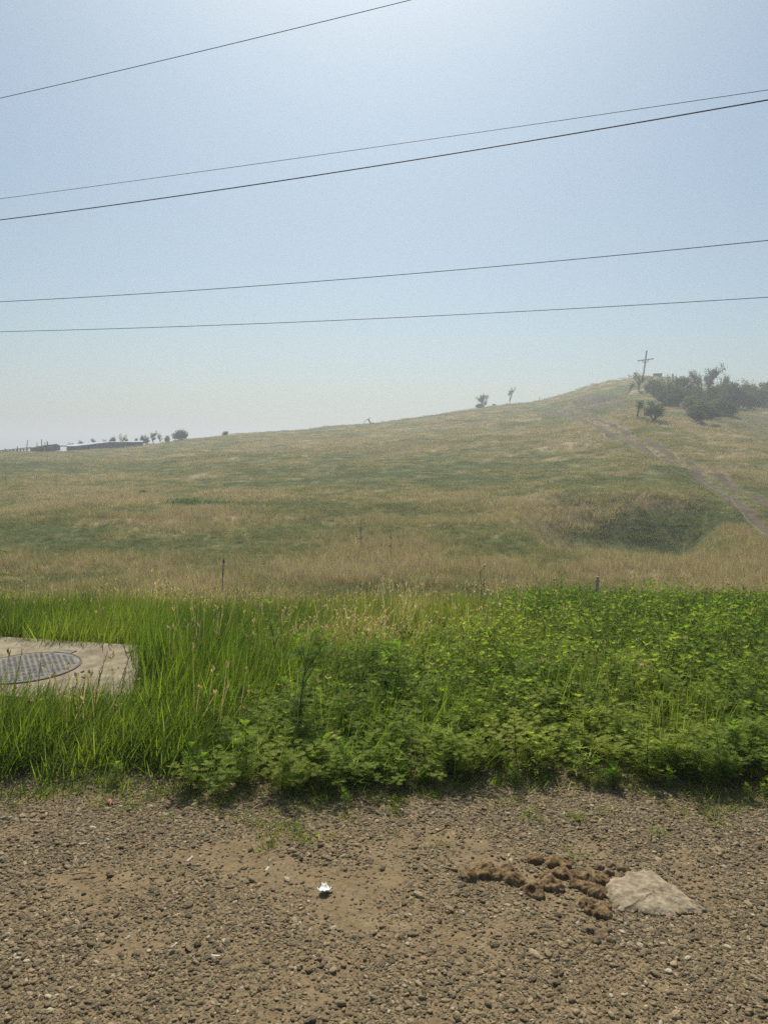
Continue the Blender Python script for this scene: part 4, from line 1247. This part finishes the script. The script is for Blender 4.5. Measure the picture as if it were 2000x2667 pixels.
def tree(u, v_top, wpx, kind, label, group=None, v_base=None, rng_=None, cat='tree', name=None, pv=0, rz=None):
    if v_base is not None:
        p = P(u, v_base)
    else:
        p = PR(u, rng_)
    rm = math.hypot(p.x, p.y)
    h = Ztop(u, v_top, rm) - p.z
    mt, mc, asp = PROTO[kind][pv % len(PROTO[kind])]
    w = wpx / F * rm / (asp) 
    root = empty(name or {'bush': 'bush'}.get(kind, 'tree'), p - Vector((0, 0, .05)), random.uniform(0, 6.28) if rz is None else rz)
    for nm, me in (('trunk', mt), ('crown', mc)):
        o = bpy.data.objects.new(nm, me); COL.objects.link(o); o.parent = root
    root.scale = (w, w, h)
    tag(root, label, cat, group)
    return root

GS = 'trees and bushes behind the farm shed'
tree(1258, 1022, 36, 'sparse', 'sparse spreading small tree on the skyline, left of the slim one', v_base=1056, rz=0)
tree(1328, 1006, 24, 'slim', 'slim small tree with a bare trunk on the skyline', v_base=1049, pv=1, rz=0)
tree(1248, 1048, 24, 'bush', 'low dark bush at the foot of the sparse skyline tree', v_base=1060, cat='bush')
tree(1286, 1050, 12, 'bush', 'tiny dark bush between the two skyline trees', v_base=1056, cat='bush', pv=1)
tree(586, 1121, 20, 'bush', 'small lone bush on the bare skyline left of the middle', rng_=150, cat='bush', pv=2)
tree(468, 1114, 44, 'bush', 'large rounded bush, rightmost of the group by the shed', GS, rng_=150, cat='bush')
tree(434, 1131, 18, 'bush', 'small pointed bush just left of the large rounded bush', GS, rng_=151, cat='bush', pv=1)
tree(416, 1125, 16, 'round', 'short tree with a small round head beside the pointed bush', GS, rng_=151)
tree(398, 1120, 28, 'round', 'tallest flat-topped tree right of the shed end', GS, rng_=152, pv=1)
tree(380, 1128, 20, 'spread', 'low spreading tree between the shed end and the tallest tree', GS, rng_=152)
tree(370, 1129, 16, 'spread', 'dark mushroom-shaped tree standing at the right end of the shed', GS, rng_=146, pv=1)
tree(354, 1137, 14, 'sparse', 'wispy small tree over the right part of the shed roof', GS, rng_=156)
tree(316, 1127, 22, 'round', 'pointed dark tree behind the middle of the shed', GS, rng_=156, pv=2)
tree(328, 1137, 14, 'bush', 'round bush touching the pointed tree behind the shed', GS, rng_=156, cat='bush')
tree(292, 1133, 22, 'bush', 'domed bush left of the pointed tree behind the shed', GS, rng_=156, cat='bush', pv=1)
tree(270, 1141, 16, 'bush', 'low bush behind the white part of the shed roof', GS, rng_=156, cat='bush', pv=2)
tree(247, 1138, 16, 'round', 'small ragged tree near where the shed roof turns white', GS, rng_=156, pv=3)
tree(230, 1148, 12, 'bush', 'tiny bush left of the ragged tree over the shed', GS, rng_=156, cat='bush')
tree(208, 1144, 20, 'bush', 'feathery bush over the left half of the shed', GS, rng_=156, cat='bush', pv=1)
tree(180, 1150, 20, 'bush', 'leftmost low bush over the end of the shed roof', GS, rng_=156, cat='bush', pv=2)
tree(103, 1158, 26, 'bush', 'green bush growing against the front of the shack', None, rng_=134, cat='bush', pv=2)

GG = 'trees of the thicket right of the cross'
tree(1663, 963, 46, 'round', 'thick-trunked tree in front of the cross', v_base=1020, pv=0)
tree(1636, 996, 16, 'lean', 'thin shrub left of the thick-trunked tree', v_base=1023, cat='shrub')
tree(1656, 1036, 26, 'lean', 'narrow leaning tree on the slope below the cross', v_base=1092, pv=0, rz=3.6)
tree(1703, 1032, 60, 'spread', 'crooked two-stemmed tree on the slope below the cross', v_base=1100, pv=0, rz=.6)
tree(1846, 942, 62, 'round', 'tallest tree rising above the thicket', v_base=1046, pv=1)
tree(1822, 953, 34, 'round', 'slightly lower tree joined to the left of the tallest one', v_base=1046, pv=3)
tree(1880, 966, 34, 'spread', 'side tree spreading to the right of the tallest one', v_base=1048, pv=1)
TH = [(1696, 976, 20, 'slim', 1026), (1712, 980, 24, 'round', 1034), (1727, 972, 26, 'round', 1040), (1742, 985, 26, 'spread', 1044), (1756, 970, 26, 'round', 1040), (1776, 969, 28, 'round', 1042),
      (1794, 977, 28, 'spread', 1046), (1765, 995, 30, 'round', 1056), (1785, 1005, 30, 'round', 1058), (1808, 1000, 34, 'bush', 1056), (1830, 1002, 36, 'round', 1062), (1856, 998, 36, 'bush', 1062),
      (1882, 995, 34, 'round', 1062), (1904, 986, 34, 'bush', 1060), (1924, 984, 34, 'round', 1060), (1944, 988, 32, 'bush', 1060), (1962, 990, 30, 'round', 1058), (1980, 984, 30, 'round', 1056),
      (1999, 993, 34, 'bush', 1058), (2022, 990, 34, 'round', 1058), (2050, 998, 40, 'bush', 1064), (1818, 1032, 40, 'bush', 1092), (1842, 1028, 38, 'round', 1082), (1866, 1030, 36, 'bush', 1078),
      (1888, 1038, 34, 'bush', 1080), (1905, 1048, 24, 'bush', 1082), (1745, 1018, 28, 'bush', 1060), (1800, 1030, 26, 'bush', 1080), (1735, 1000, 24, 'round', 1050), (1715, 1004, 20, 'bush', 1040),
      (1920, 1010, 34, 'bush', 1062), (1950, 1012, 34, 'bush', 1064), (1975, 1012, 34, 'bush', 1062), (1850, 1050, 40, 'bush', 1094), (1815, 1060, 34, 'bush', 1100), (1780, 1024, 26, 'round', 1066), (1905, 1000, 34, 'round', 1058), (1935, 1002, 36, 'bush', 1060), (1965, 1000, 36, 'round', 1060), (1990, 1004, 36, 'bush', 1060), (1870, 1012, 36, 'round', 1068), (1830, 1015, 36, 'bush', 1072), (1760, 1010, 30, 'bush', 1056), (1690, 992, 20, 'bush', 1022), (1704, 996, 22, 'bush', 1034), (1726, 1012, 24, 'bush', 1052), (2010, 1008, 36, 'round', 1062)]
for i, (u, vt, w, k, vb) in enumerate(TH):
    tree(u, vt, w * 1.5, k, ('dense bush' if k == 'bush' else 'small grey-green tree') + ' in the thicket right of the cross', GG, v_base=vb, pv=i, cat='bush' if k == 'bush' else 'tree')
tree(1860, 1102, 26, 'bush', 'lone small bush on the dry slope below the thicket', v_base=1117, cat='bush')
for (u, v) in [(930, 1110), (945, 1106), (985, 1102)]:
    pass

# fallen branch on the skyline
def fallen_branch():
    p = PR(962, 162.5); s = 162.5 / F
    m = MB()
    def q(du, dv): return Vector((du * s, 0, -dv * s))
    m.tube([q(20, -1), q(2, -3), q(0, -8), q(-3, -14)], [.14, .20, .17, .12], 7)
    m.tube([q(-3, -14), q(0, -15.5), q(3, -17)], [.08, .06, .03], 5)
    m.tube([q(-3, -13), q(-8, -11.5), q(-13, -5), q(-15, 0)], [.07, .06, .05, .03], 5)
    m.tube([q(-16, 1), q(-25, 3), q(-36, 4)], [.12, .16, .08], 6)
    o = m.build('fallen_branch', M_BARK, None, True); o.location = p + Vector((0, 0, .05))
    tag(o, 'crooked fallen branch lying on the bare skyline', 'branch')
fallen_branch()

# ------------------------------------------------------------------ the cross and things by it
def cross():
    dark = simple_mat('dark timber', (.035, .03, .028), .8, 8, (.06, .05, .045))
    rng_ = 191.0
    p = PR(1671, rng_); s = rng_ / F
    top = Ztop(1679, 913, rng_)
    h = top - p.z
    root = empty('wooden_cross', p)
    m = MB(); lean = 6.5 * s
    M = Matrix.Rotation(math.atan2(lean, h), 3, 'Y')
    m.box(M @ Vector((0, 0, h / 2 - .15)), (.30, .26, h + .3), M); m.build('upright', dark, root)
    c = Vector((lean * (h - 22 * s) / h, -.02, h - 22 * s))
    m = MB(); M2 = Matrix.Rotation(-math.atan2(5, 38), 3, 'Y')
    m.box(c, (39 * s, .2, .24), M2); m.build('crossbeam', dark, root)
    for sg in (-1, 1):
        m = MB(); a = c + M2 @ Vector((sg * 8.5 * s, 0, -.05)); b = c + Vector((-1.0 * s, .0, -8.5 * s))
        m.tube([a, (a + b) / 2 + Vector((sg * .02, 0, -.06)), b], .09, 6); m.build('brace', dark, root)
    tag(root, 'tall dark wooden cross standing on the hilltop', 'cross')
    # low stone-like platform beside it
    q = PR(1708, 194.5)
    root = empty('low_platform', q)
    conc = simple_mat('dark slab', (.09, .085, .08), .9, 4, (.15, .14, .13))
    zt = Ztop(1708, 973, 194.5) - q.z
    m = MB(); m.box((0, 0, zt - .12), (19 * s, 1.6, .22)); m.build('top', conc, root)
    for sg in (-1, 1):
        m = MB(); m.box((sg * 4.4 * s, 0, (zt - .23) / 2 - .1), (8.2 * s, 1.2, max(.1, zt - .23) + .2)); m.build('leg', conc, root)
    tag(root, 'low dark platform right of the cross base', 'platform')
    q = PR(1747, 193); z2 = Ztop(1747, 973, 193) - q.z
    m = MB(); m.tube([(0, 0, -.1), (0, 0, z2 * .55), (.02, 0, z2 * .8), (.0, 0, z2)], [.22, .26, .16, .15], 8)
    o = m.build('stump', dark, None, True); o.location = q
    tag(o, 'short dark stump on the skyline right of the platform', 'stump')
    q = PR(1634, 190)
    m = MB(); z3 = Ztop(1632, 973, 190) - q.z
    m.tube([(.25, 0, -.1), (-.1, 0, z3 * .6), (-.2, 0, z3)], [.05, .05, .04], 6); m.tube([(-.1, 0, z3 * .6), (-.38, 0, z3 * .8)], [.04, .03], 5); m.tube([(-.12, 0, z3 * .62), (.12, 0, z3 * .85)], [.04, .03], 5)
    o = m.build('leaning_stake', dark, None, True); o.location = q
    tag(o, 'small leaning stake on the skyline left of the cross', 'stake')
    q = PR(1404, 181); z4 = Ztop(1404, 1034, 181) - q.z
    m = MB(); m.tube([(0, 0, -.1), (0, 0, z4)], [.09, .08], 6)
    o = m.build('skyline_stake', dark, None, True); o.location = q
    tag(o, 'short upright stake on the skyline right of the slim tree', 'stake')
cross()

# ------------------------------------------------------------------ farm on the left skyline
def farm():
    blue = simple_mat('blue-grey sheet wall', (.085, .10, .15), .7, 1.2, (.12, .135, .18), spec=.2)
    white = simple_mat('pale sheet roof', (.42, .46, .52), .6, .6, (.32, .36, .43), spec=.4)
    grey = simple_mat('weathered board', (.10, .095, .09), .9, 3, (.17, .155, .14))
    brown = simple_mat('rusty roof', (.10, .075, .065), .85, 2, (.16, .12, .10))
    R0 = 141.0; s = R0 / F
    def pt(u, v, r_=R0):
        d = ray(u, v); a = math.atan2(d[0], d[1]); return Vector((r_ * math.sin(a), r_ * math.cos(a), Ztop(u, v, r_)))
    def prism(name, f0, f1, depth, mat, parent, org):
        """front quad f0-f1 columns [(u,vtop,vbot)...] pushed back by depth"""
        pass
    # long shed: front wall follows the slope
    cols = [(176, 1162.5, 1172), (200, 1162.5, 1171), (230, 1159, 1169), (262, 1155, 1167), (287, 1152.2, 1165), (320, 1152, 1162), (345, 1152, 1160), (373, 1151.5, 1158)]
    org = pt(275, 1165); org.z = float(height(org.x, org.y))
    root = empty('long_shed', org)
    back = Vector((org.x, org.y, 0)).normalized() * 5.0
    V, Fc = [], []
    for (u, vt, vb) in cols:
        a = pt(u, vt); b = pt(u, vb); b.z = min(b.z, float(height(b.x, b.y)) - .2)
        V += [b - org, a - org, a + back - org, Vector((b.x, b.y, b.z)) + back - org]
    n = len(cols)
    for i in range(n - 1):
        k = 4 * i; Fc += [[k, k + 4, k + 5, k + 1], [k + 2, k + 1, k + 5, k + 6], [k + 3, k + 2, k + 6, k + 7]]
    Fc += [[0, 1, 2, 3], [4 * n - 1, 4 * n - 2, 4 * n - 3, 4 * n - 4]]
    mesh_obj('wall', V, Fc, blue, root)
    # roof pitched up and away behind the eave
    V, Fc = [], []
    eave = [(174, 1162, 1158.5), (200, 1161.5, 1156.5), (230, 1158, 1154), (262, 1154, 1150), (287, 1151.2, 1149.8), (320, 1151.2, 1150.2), (345, 1151, 1148.8), (374, 1150.5, 1147.5)]
    for (u, vt, vr) in eave:
        a = pt(u, vt, R0 - .3) - org; a.z += .02
        r2 = R0 + 3.6; c_ = pt(u, vr, r2) - org
        V += [a, c_, c_ + Vector((0, 0, -.12)), a + Vector((0, 0, -.12))]
    for i in range(n - 1):
        k = 4 * i; Fc += [[k, k + 4, k + 5, k + 1], [k + 3, k + 2, k + 6, k + 7], [k, k + 3, k + 7, k + 4], [k + 1, k + 5, k + 6, k + 2]]
    Fc += [[0, 1, 2, 3], [4 * n - 1, 4 * n - 2, 4 * n - 3, 4 * n - 4]]
    mesh_obj('roof', V, Fc, white, root)
    for u, vt, vb in ((208, 1162, 1170), (246, 1157, 1168), (297, 1152, 1164), (346, 1152, 1161), (372, 1151, 1158)):
        m = MB(); a = pt(u, vt, R0 - .12) - org; b = pt(u, vb, R0 - .12) - org; b.z -= .6
        m.tube([b, a], .07, 5); m.build('post', grey, root)
    tag(root, 'long low shed with blue-grey walls and a pale sheet roof', 'shed')
    # shack
    Rs = 137.0
    org = pt(118, 1170, Rs); org.z = float(height(org.x, org.y))
    root = empty('shack', org); back = Vector((org.x, org.y, 0)).normalized() * 4
    def wall(cols, nm, mat, dp, r_=Rs, lift=0):
        V, Fc = [], []
        bk = Vector((org.x, org.y, 0)).normalized() * dp
        for (u, vt, vb) in cols:
            a = pt(u, vt, r_) - org; b = pt(u, vb, r_) - org
            V += [b, a, a + bk, b + bk]
        n = len(cols)
        for i in range(n - 1):
            k = 4 * i; Fc += [[k, k + 4, k + 5, k + 1], [k + 2, k + 1, k + 5, k + 6], [k + 3, k + 2, k + 6, k + 7], [k, k + 3, k + 7, k + 4]]
        Fc += [[0, 1, 2, 3], [4 * n - 1, 4 * n - 2, 4 * n - 3, 4 * n - 4]]
        return mesh_obj(nm, V, Fc, mat, root)
    wall([(82, 1166, 1178), (110, 1162, 1177), (142, 1158.5, 1175), (148, 1156.5, 1174), (158, 1162, 1173)], 'wall', grey, 4)
    wall([(106, 1161.5, 1163), (125, 1158.5, 1160.5), (139, 1157.5, 1159.5)], 'roof', brown, 4.6, Rs - .4)
    wall([(138, 1157.4, 1159), (148, 1155.8, 1157.6), (160, 1162, 1164)], 'gable_roof', brown, 4.4, Rs - .42)
    wall([(119, 1163, 1172), (124, 1162.6, 1171.6)], 'door', brown, .08, Rs - .08)
    wall([(127, 1162, 1167), (140, 1161, 1165.5)], 'window', white, .06, Rs - .07)
    wall([(161, 1160, 1163), (176, 1160.5, 1163)], 'lean_to_roof', white, 3, Rs + 1)
    tag(root, 'tumbledown grey board shack with rusty roof left of the shed', 'shack')
    # poles
    for (u0, v0, u1, v1, rd, lab) in [(69.5, 1172, 73, 1146, .07, 'leaning tall pole left of the shack'), (109, 1160, 109.5, 1144, .08, 'tallest straight pole over the shack roof'),
                                      (125, 1160, 124, 1149, .12, 'stout bent chimney-like post on the shack roof'), (118, 1160, 118, 1152, .07, 'short pole between the two taller ones on the shack'),
                                      (97, 1162, 97.5, 1152, .06, 'thin pole at the left end of the shack roof'), (46.5, 1170, 46.5, 1162, .07, 'thin pole standing in the rail fence'), (14.5, 1174, 14.5, 1168, .09, 'stubby post near the left end of the rail fence')]:
        r_ = 138.5 if 90 < u0 < 130 else 136.0
        a, b = pt(u0, v0, r_), pt(u1, v1, r_); g = float(height(a.x, a.y)); org2 = Vector((a.x, a.y, g))
        a.z = g - .1
        m = MB(); m.tube([a - org2, (a + b) / 2 - org2, b - org2], [rd * 1.2, rd, rd * .8], 6)
        o = m.build('pole', grey, None, True); o.location = org2
        tag(o, lab, 'pole', 'poles round the shack')
    # rail fence
    org3 = PR(40, 135.5)
    root = empty('rail_fence', org3)
    def fp(u, v): return pt(u, v, 135.5) - org3
    for dv in (0, 3.2):
        m = MB(); m.tube([fp(-40, 1176 + dv), fp(0, 1173.5 + dv), fp(30, 1170.5 + dv), fp(55, 1168 + dv), (fp(82, 1165.5 + dv))], .07, 5); m.build('rail', grey, root)
    for u in range(-36, 84, 9):
        v = float(np.interp(u, [-40, 0, 30, 55, 82], [1176, 1173.5, 1170.5, 1168, 1165.5]))
        m = MB(); m.tube([fp(u, v + 9), fp(u, v - random.uniform(.5, 1.8))], .08, 5); m.build('post', grey, root)
    tag(root, 'rough rail fence running left from the shack', 'fence')
farm()

# ------------------------------------------------------------------ overhead cables
def cables():
    blk = simple_mat('cable', (.03, .03, .035), .6)
    spec = [((0, 256), (530, 132), (1068, 0), 6.6, .0055, 'steepest thin cable crossing the top left of the sky'),
            ((0, 518), (1000, 380), (2000, 234), 6.4, .0055, 'thinner upper cable of the close pair'),
            ((0, 573), (1000, 429), (2000, 260), 6.0, .0115, 'thick cable just below the thin one of the close pair'),
            ((0, 786), (1000, 724), (2000, 626), 6.0, .012, 'second lowest cable across the sky'),
            ((0, 864), (1000, 835), (2000, 774), 6.0, .014, 'lowest cable, nearest to the hill')]
    for (a, b, c_, H, rad, lab) in spec:
        def un(uv, z):
            d = ray(*uv); t = (z - CAM_H) / d[2]; return Vector(d) * t + Vector((0, 0, CAM_H))
        A_, C_ = un(a, H), un(c_, H)
        d = Vector(ray(*b))
        # the middle lies in the vertical plane through the two ends
        nrm = Vector((C_.y - A_.y, -(C_.x - A_.x), 0))
        t = nrm.dot(A_ - Vector((0, 0, CAM_H))) / nrm.dot(d)
        B_ = d * t + Vector((0, 0, CAM_H))
        L = (C_ - A_).length; tb = (B_ - A_).dot(C_ - A_) / L / L
        k = (H - B_.z) / max(1e-4, tb * (1 - tb)); k = min(max(k, .02), .5) * 1.0
        pts = []
        for i in range(81):
            t = -1.0 + 3.0 * i / 80
            q = A_.lerp(C_, t); q.z = H - k * t * (1 - t); pts.append(q)
        m = MB(); m.tube(pts, rad * .75, 6)
        tag(m.build('power_cable', blk, None, True), lab, 'cable', 'overhead cables')
        print('cable', lab, A_, C_, k)
cables()

# ------------------------------------------------------------------ haze
hz = bpy.data.materials.new('haze'); hz.use_nodes = True
hn, hl = hz.node_tree.nodes, hz.node_tree.links; hn.clear()
pv = hn.new('ShaderNodeVolumePrincipled'); pv.inputs['Color'].default_value = (.88, .92, .96, 1)
pv.inputs['Density'].default_value = .0022; pv.inputs['Anisotropy'].default_value = .35
ho = hn.new('ShaderNodeOutputMaterial'); hl.new(pv.outputs[0], ho.inputs['Volume'])
m = MB(); zlow = float(GZ.min()) - 1; m.box((0, 0, (zlow + 29) / 2), (3300, 3300, 29 - zlow))
tag(m.build('haze', hz), 'thin bluish haze lying over the whole valley', None, None, 'stuff')
